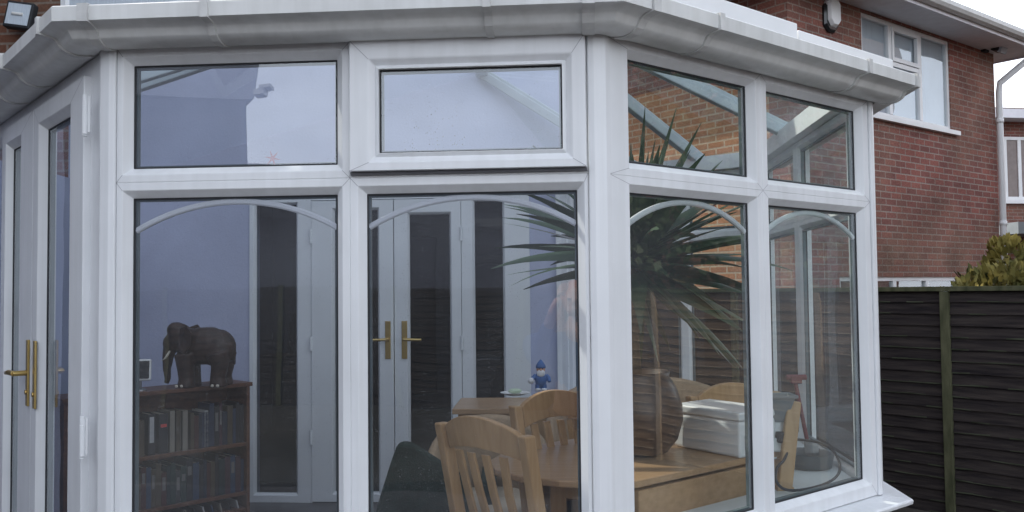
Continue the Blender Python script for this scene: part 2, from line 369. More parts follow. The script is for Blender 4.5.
# ------------------------------------------------------------------ plan of the conservatory
yaw = R(4.3)
P2 = V((0.255, 2.50)); dL = V((-math.cos(yaw), math.sin(yaw)))
P1 = P2 + dL * 1.467
dR = V((0.771, 0.637)).normalized(); P3 = P2 + dR * 1.529
dB = V((math.sin(yaw), math.cos(yaw))); P4 = P3 + dB * 1.87
P5 = V((0.40, 6.28))
dD = V((-0.65, 0.76)).normalized(); L1 = P1 + dD * 1.92
L2 = L1 + dD * 0.85
INS = (0.0, 4.3)
FF = Facet(P2, P1, INS); FR = Facet(P2, P3, INS); FS = Facet(P3, P4, INS); FB = Facet(P4, P5, INS); FD = Facet(P1, L1, INS)
W = Facet(P5, P5 + dL * 6.0, (0, 9))            # garden-side wall of the house
uL3 = W.u(112)                                   # hidden left inside corner
L3 = W.P(W.len * 0 + (L2.x - P5.x) / dL.x, 0, 0).to_2d()

cons = thing('conservatory', (0.0, 4.2, 0.0), 'white plastic framed conservatory with arched glazing bars and grey gutter on the house wall', 'conservatory')
FZ = -0.12; HT = 2.122; HB = 0.583
UP = (1.766, 2.077); LO = (0.648, 1.677); TR = 1.722

def window(F, u0, u1, g0, g1, low, high, gm, name='window', arch=True, part=None, gname='pane', up=UP, lo=LO):
    """a fixed light between u0 and u1 with glass from g0 to g1, an upper and a lower pane"""
    mb = MB()
    if low: frame_ring(F, mb, (g0, g1, lo[0], lo[1]), (u0, u1, HB, TR))
    if high: frame_ring(F, mb, (g0, g1, up[0], up[1]), (u0, u1, TR, HT))
    o = mb.build(name, [M['upvc'], M['seam']], cons, bevel=0.0022)
    if low:
        glaze(F, (g0, g1, lo[0], lo[1]), -0.030, gm, o); gasket(F, (g0, g1, lo[0], lo[1]), -0.030, o)
        if arch: arch_bar(F, (g0, g1, lo[0], lo[1]), -0.040, o, 1.588, 1.672)
    if high:
        glaze(F, (g0, g1, up[0], up[1]), -0.030, gm, o); gasket(F, (g0, g1, up[0], up[1]), -0.030, o)
    return o

# front facet: left window fixed top, right window with an opening top light
EDGE = 0.036
a0, a1, b0, b1 = [FF.u(p, -.026) for p in (578.5, 367.5, 338, 133)]
mid = (a1 + b0) / 2
window(FF, mid, FF.len - EDGE, b0, b1, True, True, M['glass_front'])
wv = window(FF, EDGE, mid, a0, a1, True, False, M['glass_front'])
# outer frame of the vent
mb = MB(); frame_ring(FF, mb, (EDGE + .014, mid - .014, TR + .030, HT - .010), (EDGE, mid, TR, HT), c=0.004, d0=0.0, dg=-0.004, seams=False)
mb.build('window', [M['upvc'], M['seam']], cons, bevel=0.0015)
vo = (EDGE + 0.004, mid - 0.006, TR + 0.016, HT - 0.004)
g = FF.hit(563, 150); g2 = FF.hit(380, 71)
vi = (g[0], g2[0], g[1], g2[1])
mb = MB(); frame_ring(FF, mb, vi, vo, c=0.028, d0=0.030, dg=0.006, db=0.004)
vent = mb.build('top_light', [M['upvc'], M['seam']], cons, bevel=0.003)
glaze(FF, vi, 0.004, M['glass_vent'], vent); gasket(FF, vi, 0.004, vent)
mb = MB(); FF.box(mb, EDGE + .002, mid - .004, 0.002, 0.012, TR + .006, TR + .0155); mb.build('shadow_strip', M['gap'], vent)  # dark strip stands in for the shadow under the vent sash
# right facet
r0, r1, r2, r3 = [FR.u(p, -.026) for p in (629.5, 749.5, 767.5, 858)]
print('GL', a0, a1, b0, b1, r0, r1, r2, r3)
rm = (r1 + r2) / 2
window(FR, EDGE, rm, r0, r1, True, True, M['glass_right'])
window(FR, rm, FR.len - EDGE, r2, r3, True, True, M['glass_bay'])
# side facet and rear facet
window(FS, EDGE, 0.99, 0.105, 0.93, True, True, M['glass_side'], arch=False)
window(FS, 0.99, FS.len - EDGE, 1.07, FS.len - .10, True, True, M['glass_side'], arch=False)
um = FB.u(689)
window(FB, EDGE, um, 0.10, um - .045, True, True, M['glass_side'], arch=False)
window(FB, um, FB.len - EDGE, um + .045, FB.len - .09, True, True, M['glass_side'], arch=False)

# corner posts
def post(Fa, ua, Fb, ub, name='corner_post', z0=HB, z1=HT + .003):
    sa = 1 if ua < Fa.len / 2 else -1; sb = 1 if ub < Fb.len / 2 else -1
    def pa(k, d): return Fa.P(ua + sa * k, d, 0)
    def pb(k, d): return Fb.P(ub + sb * k, d, 0)
    poly = [pa(EDGE - .001, .004), pa(EDGE - .004, .008), pa(0.016, .010), pb(0.016, .010), pb(EDGE - .004, .008), pb(EDGE - .001, .004), pb(EDGE - .001, -.06), pb(0.05, -.085), pa(0.05, -.085), pa(EDGE - .001, -.06)]
    mb = MB(); mb.prism(poly, z0, z1)
    return mb.build(name, M['upvc'], cons, bevel=0.002)
post(FF, 0, FR, 0)
post(FF, FF.len, FD, 0, z0=0.02)
post(FR, FR.len, FS, 0)
post(FS, FS.len, FB, 0)
mb = MB(); FB.box(mb, FB.len - EDGE - .001, FB.len + .02, -.07, .01, HB, HT); mb.build('corner_post', M['upvc'], cons)
mb = MB(); FD.box(mb, FD.len - .03, FD.len + .05, -.07, .008, 0.02, HT); mb.build('corner_post', M['upvc'], cons)

# polyline offset helper
def gs(p): return (p[0] if p[0] < .02 else p[0] * 1.36, 2.112 + (p[1] - 2.102) * 0.96)
def offset_path(pts, d, closed=False):
    out = []
    for i, p in enumerate(pts):
        p = V((p[0], p[1]))
        def nrm(a, b):
            t = (V((b[0], b[1])) - V((a[0], a[1]))).normalized(); return V((t.y, -t.x))
        if i == 0: out.append(p + nrm(pts[0], pts[1]) * d)
        elif i == len(pts) - 1: out.append(p + nrm(pts[-2], pts[-1]) * d)
        else:
            n1 = nrm(pts[i - 1], pts[i]); n2 = nrm(pts[i], pts[i + 1]); b = (n1 + n2).normalized()
            out.append(p + b * d / b.dot(n1))
    return out
# path runs left side -> front -> right -> side -> rear, outward is to the right hand of travel
PATH = [L2, L1, P1, P2, P3, P4, P5]
PATHW = [P1, P2, P3, P4, P5]

def sweep(path, prof, name, mat_, parent, bevel=0.0, smooth=False):
    mb = MB(); rows = [offset_path(path, u) for u, h in prof]
    rings = [[V((rows[j][i].x, rows[j][i].y, prof[j][1])) for j in range(len(prof))] for i in range(len(path))]
    mb.loft(rings, cap=True)
    return mb.build(name, mat_, parent, bevel=bevel, smooth=smooth)

# dwarf wall, cill, inside ledge
sweep(PATHW, [(-0.30, -0.30), (0.0, -0.30), (0.0, 0.548), (-0.30, 0.548)], 'dwarf_wall', M['brick_house'], cons)
sweep(PATHW, [(-0.05, 0.550), (0.085, 0.550), (0.100, 0.553), (0.103, 0.566), (0.098, 0.572), (-0.02, 0.5815), (-0.05, 0.5815)], 'cill', M['upvc'], cons, bevel=0.002)
sweep(PATHW, [(-0.066, 0.585), (-0.066, 0.612), (-0.33, 0.612), (-0.335, 0.600), (-0.33, 0.585)], 'window_ledge', M['ledge'], cons, bevel=0.003)
sweep(PATHW, [(-0.302, FZ), (-0.3005, FZ), (-0.3005, 0.58), (-0.302, 0.58)], 'inner_lining', M['upvc_in'], cons)
# eaves beam and fascia
sweep(PATH, [(-0.11, HT + .004), (0.012, HT + .004), (0.012, 2.185), (-0.11, 2.215)], 'eaves_beam', M['upvc'], cons)

GP = [(0.013, 2.108), (0.040, 2.102), (0.060, 2.106), (0.074, 2.116), (0.081, 2.129), (0.087, 2.140), (0.097, 2.147), (0.110, 2.150), (0.120, 2.153), (0.121, 2.195), (0.118, 2.199), (0.109, 2.199), (0.108, 2.160), (0.092, 2.156), (0.078, 2.146), (0.070, 2.128), (0.055, 2.114), (0.030, 2.112), (0.020, 2.114), (0.018, 2.180), (0.013, 2.180)]
GPATH = PATH[:-1]
GP = [gs(p) for p in GP]
def finer(P, lo, hi, k=4):
    out = []
    for i in range(len(P)):
        if lo <= i < hi:
            p0, p1, p2, p3 = [V(P[max(lo, min(hi, j))]) for j in (i - 1, i, i + 1, i + 2)]
            for q in range(k):
                t = q / k; x = .5 * ((2 * p1) + (p2 - p0) * t + (2 * p0 - 5 * p1 + 4 * p2 - p3) * t * t + (3 * p1 - p0 - 3 * p2 + p3) * t ** 3); out.append((x.x, x.y))
        else: out.append(P[i])
    return out
GP = finer(GP, 0, 8)
gut = sweep(GPATH, GP, 'gutter', M['gutter'], cons)
gut.data.polygons.foreach_set('use_smooth', [True] * len(gut.data.polygons)); gut.data.set_sharp_from_angle(angle=R(28))
BP = [(0.013, 2.104), (0.040, 2.097), (0.063, 2.101), (0.079, 2.113), (0.086, 2.127), (0.091, 2.136), (0.099, 2.142), (0.112, 2.145), (0.1265, 2.148), (0.1265, 2.201), (0.108, 2.204), (0.107, 2.200), (0.1205, 2.1995), (0.1205, 2.1535), (0.11, 2.151), (0.097, 2.148), (0.087, 2.141), (0.081, 2.130), (0.074, 2.117), (0.060, 2.107), (0.040, 2.103), (0.013, 2.109)]
def bracket(F, u, w=0.022):
    rings = [[F.P(u + s * w / 2, gs(p)[0], gs(p)[1]) for p in BP] for s in (-1, 1)]
    mb = MB(); mb.loft(rings); return mb.build('gutter_bracket', M['gutter_clip'], gut)
for px in (214, 489): bracket(FF, FF.u(px, .1, 25))
bracket(FF, 0.03, 0.035); bracket(FF, FF.len - 0.025, 0.03)
bracket(FR, 0.06, 0.03)
for px, py in ((704, 40), (853, 80)): bracket(FR, FR.u(px, .1, py))
bracket(FR, FR.len + .035, 0.014)
for px, py in ((62, 55), (23, 75), (2, 100)): bracket(FD, FD.u(px, .1, py))
# roof end trims that show above the gutter on the right
def trim(F, u0, u1, d0, d1, h0, h1):
    mb = MB(); mb.hexa([F.P(u0, d0, h0), F.P(u1, d0, h0), F.P(u0, d1, h0), F.P(u1, d1, h0), F.P(u0, d0, h1), F.P(u1, d0, h1), F.P(u0, d1, h1 - .006), F.P(u1, d1, h1 - .006)])
    return mb.build('roof_trim', M['trim'], cons, bevel=0.004)
trim(FR, 0.02, FR.u(797, .05, 60), -.10, 0.055, 2.187, 2.318)
trim(FR, FR.u(800, .05, 60), FR.len + .085, -.10, 0.050, 2.187, 2.300)
trim(FF, 0.02, FF.len - .02, -.10, 0.010, 2.187, 2.200)
trim(FD, 0.02, FD.len - .02, -.10, 0.010, 2.187, 2.200)

# roof: panes and bars
EZ = 2.21; RZ = 2.97
def e3(p): return V((p[0], p[1], EZ))
R1 = V((-0.21, 4.30, RZ)); wR = W.P((-0.20 - P5.x) / dL.x, .012, RZ); R2 = wR
roof = [(P1, P2, R1), (P2, P3, R1), (P3, P4, R2, R1), (P4, P5, R2), (P1, L1, R1), (L1, L2, R1), (L2, L3, R2, R1)]
mb = MB()
mb.beam(R1, R2, 0.09, 0.09)
rf = mb.build('roof', M['rafter'], cons, bevel=0.01)
for pol in roof:
    pts = [p if len(p) == 3 else e3(p) for p in pol]
    m2 = MB(); m2.add(pts, [tuple(range(len(pts)))]); m2.build('roof_pane', M['glass_roof'], rf)
def rafter(a, b, w=0.046, h=0.06):
    m2 = MB(); a = V(a); b = V(b); a.z -= .025; b.z -= .025
    m2.beam(a, b, w, h); m2.beam(a + V((0, 0, h * .7)), b + V((0, 0, h * .7)), w * .55, h * .5); m2.build('rafter', M['rafter'], rf, bevel=0.006)
def lerp(a, b, t): return a + (b - a) * t
for a, b in ((P1, R1), (P2, R1), (P3, R1), (L1, R1), (L2, R1)): rafter(e3(a), b)
rafter(FB.P(FB.u(706), 0, EZ), R1); rafter(FS.P(1.2, 0, EZ), R1); rafter(FB.P(FB.u(640), 0, EZ), R2 + V((0, -.03, 0)))

# left facet: french doors
mb = MB()
frame_ring(FD, mb, (FD.u(82, -.0), FD.u(5, 0), 0.07, 2.062), (EDGE, FD.u(3, 0), 0.02, HT), c=0.012, dg=-0.02, seams=False)
frame_ring(FD, mb, (FD.u(3, 0) + .07, FD.len - .08, 0.10, 2.045), (FD.u(3, 0), FD.len - .03, 0.02, HT), seams=False)
dfm = mb.build('door_frame', [M['upvc'], M['seam']], cons, bevel=0.002)
glaze(FD, (FD.u(3, 0) + .07, FD.len - .08, 0.10, 2.045), -0.03, M['glass_door'], dfm)
def leaf(u0, u1, g0, g1, handle_u, lever_dir, hinge_u):
    mb = MB(); frame_ring(FD, mb, (g0, g1, 0.26, 1.985), (u0, u1, 0.065, 2.070), c=0.024, d0=0.022, dg=-0.004, db=-0.04)
    o = mb.build('door', [M['upvc'], M['seam']], cons, bevel=0.003)
    glaze(FD, (g0, g1, 0.26, 1.985), -0.008, M['glass_door'], o); gasket(FD, (g0, g1, 0.26, 1.985), -0.008, o)
    mb = MB(); FD.box(mb, handle_u - .014, handle_u + .014, .0225, .031, .99, 1.23)
    if lever_dir:
        mb.tube([FD.P(handle_u, .03, 1.11), FD.P(handle_u, .075, 1.11)], .010, 10)
        mb.tube([FD.P(handle_u, .072, 1.11), FD.P(handle_u + lever_dir * .05, .078, 1.112), FD.P(handle_u + lever_dir * .115, .074, 1.106)], [.010, .010, .008], 10)
    mb.tube([FD.P(handle_u, .03, 1.04), FD.P(handle_u, .036, 1.04)], .009, 10)
    mb.build('handle', M['brass'], o, bevel=0.002)
    if hinge_u:
        for h in (0.37, 0.97, 1.935):
            mb = MB(); mb.tube([FD.P(hinge_u, .036, h - .06), FD.P(hinge_u, .036, h + .06)], .0085, 12)
            mb.tube([FD.P(hinge_u, .036, h - .066), FD.P(hinge_u, .036, h - .062)], .0095, 12); mb.tube([FD.P(hinge_u, .036, h + .03), FD.P(hinge_u, .036, h + .034)], .0095, 12)
            FD.box(mb, hinge_u - .010, hinge_u + .012, .0225, .030, h - .055, h + .055)
            mb.build('hinge', M['upvc'], o, bevel=0.002)
du = lambda px, d=.022: FD.u(px, d, 300)
m1 = du(31.5)
leaf(du(82), m1 - .002, du(75.5, -.004), du(46.5, -.004), du(34.3, .03), 0, du(83.5, .036))
leaf(m1 + .002, du(4), du(25.5, -.004), du(12, -.004), du(27.3, .03), 1, None)
# solid return wall on the left (outside the picture)
mb = MB()
mb.prism([L1 + dD * .055, L2, L3, L3 + V((-.25, 0)), L2 + V((-.25, -.02)), L1 + dD * .055 + V((-.16, -.30))], -0.30, 2.19)
mb.build('side_wall', M['lavender'], cons)
# floor
mb = MB(); mb.add([V((p[0], p[1], FZ)) for p in (L3, L2, L1, P1, P2, P3, P4, P5)], [tuple(range(8))])
fl = struct(mb.build('room_floor', M['floor']))

# ------------------------------------------------------------------ own house
house = thing('house', (-1.5, 7.8, -0.15), 'house with lavender rendered wall and white glazed double doors behind the conservatory glass', 'house')
us = {k: W.u(k) for k in (250, 256, 296, 312, 335, 378, 394.5, 410, 450, 462, 475, 503, 530)}
uA, uB = us[530], us[250]; DH = 2.125
uEnd = (-9.0 - P5.x) / dL.x; uLav = (L3.x - P5.x) / dL.x + .3
mb = MB()
W.box(mb, 0.0, uA, -.2, 0, -.30, 3.15); W.box(mb, uB, uLav, -.2, 0, -.30, 3.15); W.box(mb, uA, uB, -.2, 0, DH, 3.15)
mb.build('rendered_wall', M['lavender'], house)
mb = MB()
W.box(mb, 0.0, uLav, -.25, 0.0, 3.151, 5.3)
W.box(mb, uLav + .001, uEnd, -.25, 0.0, -.30, 5.3)
# side and rear walls of the house
W.box(mb, -.001, .22, -3.2, -.251, -.30, 5.3)
W.box(mb, .221, uEnd, -3.2, -3.0, -.30, 5.3)
mb.build('brick_wall', M['brick_house'], house)
# unseen left wing and roof, added to shade the conservatory from the sun
mb = MB(); mb.prism([(-4.35, 1.6), (-4.35, 6.55), (-9.5, 6.9), (-9.5, 1.6)], -.30, 5.4)
mb.build('shade_wing', M['house_grey'], house)
mb = MB()
for pts in ([(-4.0, 1.3, 5.3), (-4.0, 7.0, 5.3), (-6.8, 7.0, 7.6), (-6.8, 1.3, 7.6)], [(-9.8, 1.3, 5.3), (-9.8, 7.0, 5.3), (-6.8, 7.0, 7.6), (-6.8, 1.3, 7.6)]):
    mb.add([V(p) for p in pts] + [V(p) + V((0, 0, .12)) for p in pts], [(0, 1, 2, 3), (4, 5, 6, 7), (0, 1, 5, 4), (2, 3, 7, 6), (1, 2, 6, 5), (0, 3, 7, 4)])
mb.add([V((-4.35, 1.62, 5.3)), V((-9.5, 1.62, 5.3)), V((-6.8, 1.62, 7.5))], [(0, 1, 2)])
q = [W.P(-.2, .35, 5.3), W.P(uEnd, .35, 5.3), W.P(uEnd, -1.6, 6.3), W.P(-.2, -1.6, 6.3), W.P(-.2, -3.4, 5.3), W.P(uEnd, -3.4, 5.3)]
mb.add(q + [p + V((0, 0, .12)) for p in q], [(0, 1, 2, 3), (3, 2, 5, 4), (6, 7, 8, 9), (9, 8, 11, 10), (0, 1, 7, 6), (4, 5, 11, 10), (0, 3, 9, 6), (3, 4, 10, 9), (1, 2, 8, 7), (2, 5, 11, 8)])
mb.build('roof', M['roof_tile'], house)
# dark room behind the doors
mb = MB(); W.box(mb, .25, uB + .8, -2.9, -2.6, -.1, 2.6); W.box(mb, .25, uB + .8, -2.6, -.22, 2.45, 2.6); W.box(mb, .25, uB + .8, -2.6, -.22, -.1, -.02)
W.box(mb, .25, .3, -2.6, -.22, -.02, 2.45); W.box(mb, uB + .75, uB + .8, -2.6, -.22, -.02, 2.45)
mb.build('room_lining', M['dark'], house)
# door frame with side lights
def hring(mb, i, o, d0=0.012, dg=-0.012, db=-0.05): frame_ring(W, mb, i, o, c=0.016, d0=d0, dg=dg, db=db, seams=False)
mb = MB()
for g0, g1, o0, o1 in ((us[503], us[475], us[530], us[462]), (us[296], us[256], us[312], us[250])):
    hring(mb, (g0, g1, -.055, 2.035), (o0, o1, FZ, DH))
W.box(mb, us[462] + .0005, us[312] - .0005, -.05, .012, 2.062, DH)
hf = mb.build('door_frame', M['upvc_in'], house, bevel=0.002)
for g0, g1 in ((us[503], us[475]), (us[296], us[256])): glaze(W, (g0, g1, -.055, 2.035), -.02, M['glass_in'], hf)
def hdoor(u0, u1, g0, g1, hu, ld, top):
    mb = MB(); hring(mb, (g0, g1, -.04, top), (u0 + .003, u1 - .003, FZ + .01, 2.056), d0=0.024, dg=0.0, db=-.035)
    o = mb.build('door', M['upvc_in'], house, bevel=0.003)
    glaze(W, (g0, g1, -.04, top), -.01, M['glass_in'], o)
    mb = MB(); W.box(mb, hu - .02, hu + .02, .025, .034, .91, 1.18)
    mb.tube([W.P(hu, .03, 1.05), W.P(hu, .075, 1.05)], .011, 8); mb.tube([W.P(hu, .073, 1.05), W.P(hu + ld * .13, .073, 1.046)], .011, 8)
    mb.build('handle', M['brass'], o, bevel=.002)
    for h in (.35, 1.02, 1.8):
        e = u0 if hu > (u0 + u1) / 2 else u1
        mb = MB(); mb.tube([W.P(e, .03, h - .05), W.P(e, .03, h + .05)], .011, 8); mb.build('hinge', M['upvc_in'], o)
hdoor(us[462], us[394.5], us[450], us[410], W.u(405), -1, 1.945)
hdoor(us[394.5], us[312], us[378], us[335], W.u(388.5), 1, 1.985)
# plain white upright between render and bay
mb = MB(); W.box(mb, 0.004, .085, 0.001, .05, FZ, 2.2); mb.build('upright_trim', M['upvc_in'], house, bevel=.004)
mb = MB(); W.box(mb, uB + .02, uLav - .05, 0.001, .018, FZ, .07); mb.build('skirting', M['upvc_in'], house)
mb = MB(); W.box(mb, .1, uA - .01, 0.001, .018, FZ, .07); mb.build('skirting', M['upvc_in'], house)
# first floor window over the conservatory, of which the sill just shows
w0, wz = W.hit(62, 4); w1 = w0 - 1.3
mb = MB(); W.box(mb, w1 - .08, w0 + .08, .001, .07, 3.40, 3.475)
wf = mb.build('window', M['upvc'], house, bevel=.004)
mb = MB(); frame_ring(W, mb, (w1 + .06, w0 - .06, 3.53, 4.5), (w1, w0, 3.476, 4.56), d0=.02, dg=.004, db=-.02, seams=False); mb.build('frame', M['upvc'], wf)
mb = MB(); W.quad(mb, (w1 + .05, w0 - .05, 3.52, 4.51), .0035); mb.build('pane', M['net'], wf)

# flood light by the gutter corner
F0 = W.hit(31, 22); fc = W.P(F0[0], 0, F0[1])
fl_ = thing('flood_light', fc, 'square black flood light with pale glass face on the brick wall above the gutter corner', 'flood light')
tilt = Matrix.Rotation(R(28), 3, 'X') @ Matrix.Rotation(R(0), 3, 'Z')
rotF = Matrix.Rotation(R(8), 3, 'Y') @ Matrix.Rotation(R(-6), 3, 'X')
bc = fc + V((0, -.14, 0))
mb = MB(); mb.box(bc, (.20, .07, .20), rotF); mb.box(bc + V((0, .06, 0)), (.05, .10, .05)); mb.box(fc + V((0, -.012, 0)), (.1, .02, .12)); mb.build('housing', M['gasket'], fl_, bevel=.008)
mb = MB(); mb.box(bc + rotF @ V((0, -.037, 0)), (.165, .006, .16), rotF); mb.build('lens', M['net'], fl_)
mb = MB(); mb.tube([bc + rotF @ V((-.04, -.042, 0)), bc + rotF @ V((.04, -.042, 0))], .012, 10); mb.build('lamp_tube', M['ceramic'], fl_)

# ------------------------------------------------------------------ neighbour house
K = V((2.9, 9.1)); fdv = V((0.788, 0.616)).normalized(); rdv = V((-fdv.y, fdv.x))
NF = Facet(K, K + fdv * 4.78, K + fdv * 2 + rdv * 3)
NR = Facet(K, K + rdv * 7.0, K + fdv * 2 + rdv * 3)
nb = thing('neighbour_house', (K.x + 1, K.y + 3, -0.8), 'red brick house with white soffit, upstairs three-light window and white downpipe, beyond the fence', 'house')
NT = 4.57
lw = [NF.hit(876, 279), NF.hit(958, 281)]
uw0, uw1 = NF.u(862, 0, 60), NF.u(950, 0, 70)
wz0 = NF.hit(906, 121)[1]; wz1 = NT - .03
lz1 = lw[0][1] + .025; lu0, lu1 = NF.u(840), lw[1][0]
mb = MB()
NL = NF.len
for (u0, u1, h0, h1) in ((0.0, uw0, wz0, NT), (uw1, NL, wz0, NT), (uw0, uw1, wz1, NT), (0.0, NL, lz1, wz0), (0.0, lu0, -.8, lz1), (lu1, NL, -.8, lz1), (lu0, lu1, -.8, 0.5)):
    NF.box(mb, u0, u1, -.25, 0, h0, h1)
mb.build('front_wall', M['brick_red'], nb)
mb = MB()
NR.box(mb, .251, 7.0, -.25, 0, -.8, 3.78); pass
mb.build('return_wall', M['brick_sunlit'], nb)
mb = MB(); NR.box(mb, .251, 7.0, -.25, 0, 3.781, NT); mb.build('upper_wall', M['brick_red'], nb)  # same wall, eaves shade put into the colour by a darker brick
mb = MB(); NF.box(mb, .26, NL - .001, -7.2, -6.9, -.8, NT); NF.box(mb, NL - .25, NL - .001, -6.9, -.26, -.8, NT); NF.box(mb, .27, NL - .26, -6.8, -.5, 2.3, 2.4); mb.build('rear_wall', M['brick_red'], nb)
def npoly(o, z): return [V((p.x, p.y, z)) for p in (NF.P(-o, o, 0), NF.P(NL + o, o, 0), NF.P(NL + o, -7.2 - o, 0), NF.P(-o, -7.2 - o, 0))]
a, b = npoly(.46, NT + .002), npoly(.46, NT + .03)
mb = MB(); mb.hexa([a[0], a[1], a[3], a[2], b[0], b[1], b[3], b[2]]); mb.build('soffit', M['soffit'], nb)
mb = MB()
o_, i_ = npoly(.485, NT - .02), npoly(.461, NT - .02); o2, i2 = npoly(.485, NT + .17), npoly(.461, NT + .17)
mb.loft([o_, i_, i2, o2], closed_rings=True, cap=False); mb.build('fascia', M['soffit'], nb)
mb = MB()
def npath(o): return [NF.P(-o, o, 0), NF.P(NL + o, o, 0)]
prof = [(0.486, NT + .03), (.52, NT + .02), (.565, NT + .035), (.59, NT + .07), (.592, NT + .12), (.486, NT + .12)]
rings = [[V((p.x, p.y, h)) for (o, h) in prof for p in [npath(o)[k]]] for k in (0, 1)]
mb.loft(rings)
prof2 = [NR.P(-.48, o, h) for o, h in prof]; prof3 = [NR.P(7.6, o, h) for o, h in prof]; mb.loft([prof2, prof3])
mb.build('gutter', M['gutter'], nb)
e_ = npoly(.52, NT + .13); top = [NF.P(NL / 2, -3.0, NT + 2.0), NF.P(NL / 2, -4.2, NT + 2.0)]
mb = MB(); mb.add(e_ + top, [(0, 1, 4), (1, 2, 5, 4), (2, 3, 5), (3, 0, 4, 5), (0, 3, 2, 1)]); mb.build('roof', M['roof_tile'], nb)
# downpipe
ud = NF.u(1000, .06, 150)
mb = MB(); mb.tube([NF.P(ud + .12, .53, NT + .02), NF.P(ud + .12, .50, NT - .08), NF.P(ud, .085, NT - .42), NF.P(ud, .07, NT - .55), NF.P(ud, .07, -.8)], .042, 12)
for z in (3.6, 2.2): mb.tube([NF.P(ud, .07, z), NF.P(ud, .07, z + .06)], .05, 12)
mb.build('downpipe', M['trim'], nb, smooth=True)
# upstairs window
def nwindow(u0, u1, h0, h1, splits, vents, sill=True):
    mb = MB(); NF.loops(mb, [((u0 + .05, u1 - .05, h0 + .05, h1 - .05), -.07), ((u0 + .05, u1 - .05, h0 + .05, h1 - .05), -.02), ((u0, u1, h0, h1), -.02), ((u0, u1, h0, h1), -.07)])
    for s_ in splits: NF.box(mb, s_ - .035, s_ + .035, -.069, -.015, h0 + .051, h1 - .051)
    if sill: NF.box(mb, u0 - .09, u1 + .12, -.06, .06, h0 - .06, h0 - .002)
    o = mb.build('window', M['trim'], nb, bevel=.004)
    xs = [u0 + .05] + [x for s_ in splits for x in (s_ - .035, s_ + .035)] + [u1 - .05]
    for k in range(0, len(xs), 2):
        r = (xs[k], xs[k + 1], h0 + .05, h1 - .05)
        if k // 2 in vents:
            sp = h0 + (h1 - h0) * vents[k // 2]
            mb = MB(); NF.loops(mb, [((r[0] + .05, r[1] - .05, sp + .05, r[3] - .05), -.05), ((r[0] + .05, r[1] - .05, sp + .05, r[3] - .05), -.004), ((r[0] + .004, r[1] - .004, sp, r[3] - .004), -.004), ((r[0] + .004, r[1] - .004, sp, r[3] - .004), -.05)])
            NF.box(mb, r[0], r[1], -.068, -.018, sp - .06, sp - .005)
            mb.build('opening_sash', M['trim'], o, bevel=.003)
        mb = MB(); NF.quad(mb, r, -.045); mb.build('pane', M['glass_in2'], o)
        mb = MB()
        NF.box(mb, r[0] - .02, r[1] + .02, -.085, -.075, r[2] - .03, r[3] + .03)
        mb.build('net_curtain', M['net'] if h0 > 2 else M['dark'], o)
    return o
M['glass_in2'] = glass('neighbour glazing', (0.9, 0.93, 0.94), 0.12, 0.0, 0.05)
s1, s2 = NF.u(891.5, 0, 60), NF.u(921.5, 0, 65)
nwindow(uw0, uw1, wz0, wz1, [s1, s2], {1: .60})
nwindow(lu0, lu1, 0.5, lz1, [NF.u(896.5), NF.u(929)], {}, sill=False)
# alarm box, security light
u, h = NF.hit(829.5, 15)
ab = thing('alarm_box', NF.P(u, 0, h), 'white elongated alarm box with dark blue base on the red brick wall beside the window', 'alarm box')
def octa(u, h, rx, rz, d0, d1, clip=-9):
    pts = [(-.45, -1), (.45, -1), (1, -.62), (1, .62), (.45, 1), (-.45, 1), (-1, .62), (-1, -.62)]
    mb = MB(); mb.loft([[NF.P(u + x * rx * k, d, h + z * rz * k) for x, z in pts] for d, k in ((d0, 1), ((d0 + d1) / 2, 1), (d1, .85))]); return mb
octa(u, h + .02, .105, .165, .001, .085).build('cover', M['trim'], ab, bevel=.006)
octa(u - .012, h - .03, .13, .17, .0005, .045).build('base', M['gnome_navy'] if 'gnome_navy' in M else M['screen'], ab)
u, h = NF.hit(985, 52)
sl = thing('security_light', NF.P(u, 0, h), 'small black security light under the soffit at the right end of the brick wall', 'security light')
mb = MB(); NF.box(mb, u - .13, u - .01, .001, .06, h - .02, h + .09); mb.beam(NF.P(u - .06, .05, h + .05), NF.P(u + .0, .16, h + .04), .05, .05); mb.build('bracket', M['gasket'], sl, bevel=.005)
mb = MB(); mb.beam(NF.P(u - .08, .17, h + .04), NF.P(u + .12, .17, h + .03), .10, .13, (0, -.4, 1)); mb.build('lamp_head', M['gasket'], sl, bevel=.01)
mb = MB(); mb.beam(NF.P(u - .06, .215, h - .01), NF.P(u + .10, .215, h - .02), .05, .09, (0, -.4, 1)); mb.build('lens', M['net'], sl)

# ------------------------------------------------------------------ far house on the right edge
fh = thing('far_house', (14, 22, -.5), 'distant brick house with pale eaves and white framed window at the right edge', 'house')
FH = Facet((10.9, 20.0), (20.0, 21.5), (14, 26))
hE = FH.hit(1015, 122)[1]
mb = MB(); FH.box(mb, 0, 9, -5, 0, -.8, hE); mb.build('wall', M['brick_red'], fh)
mb = MB(); FH.box(mb, -.4, 9.4, -5.4, .45, hE + .002, hE + .10); FH.box(mb, -.4, 9.4, .451, .56, hE - .02, hE + .18); mb.build('eaves', M['soffit'], fh)
mb = MB(); mb.add([FH.P(-.5, .55, hE + .19), FH.P(9.5, .55, hE + .19), FH.P(9.5, -2.5, hE + .9), FH.P(-.5, -2.5, hE + .9), FH.P(-.5, -5.5, hE + .19), FH.P(9.5, -5.5, hE + .19)], [(0, 1, 2, 3), (3, 2, 5, 4), (0, 3, 4), (1, 5, 2), (0, 4, 5, 1)]); mb.build('roof', M['roof_tile'], fh)
u0, z1 = FH.hit(1002, 137); z0 = FH.hit(1015, 200)[1]
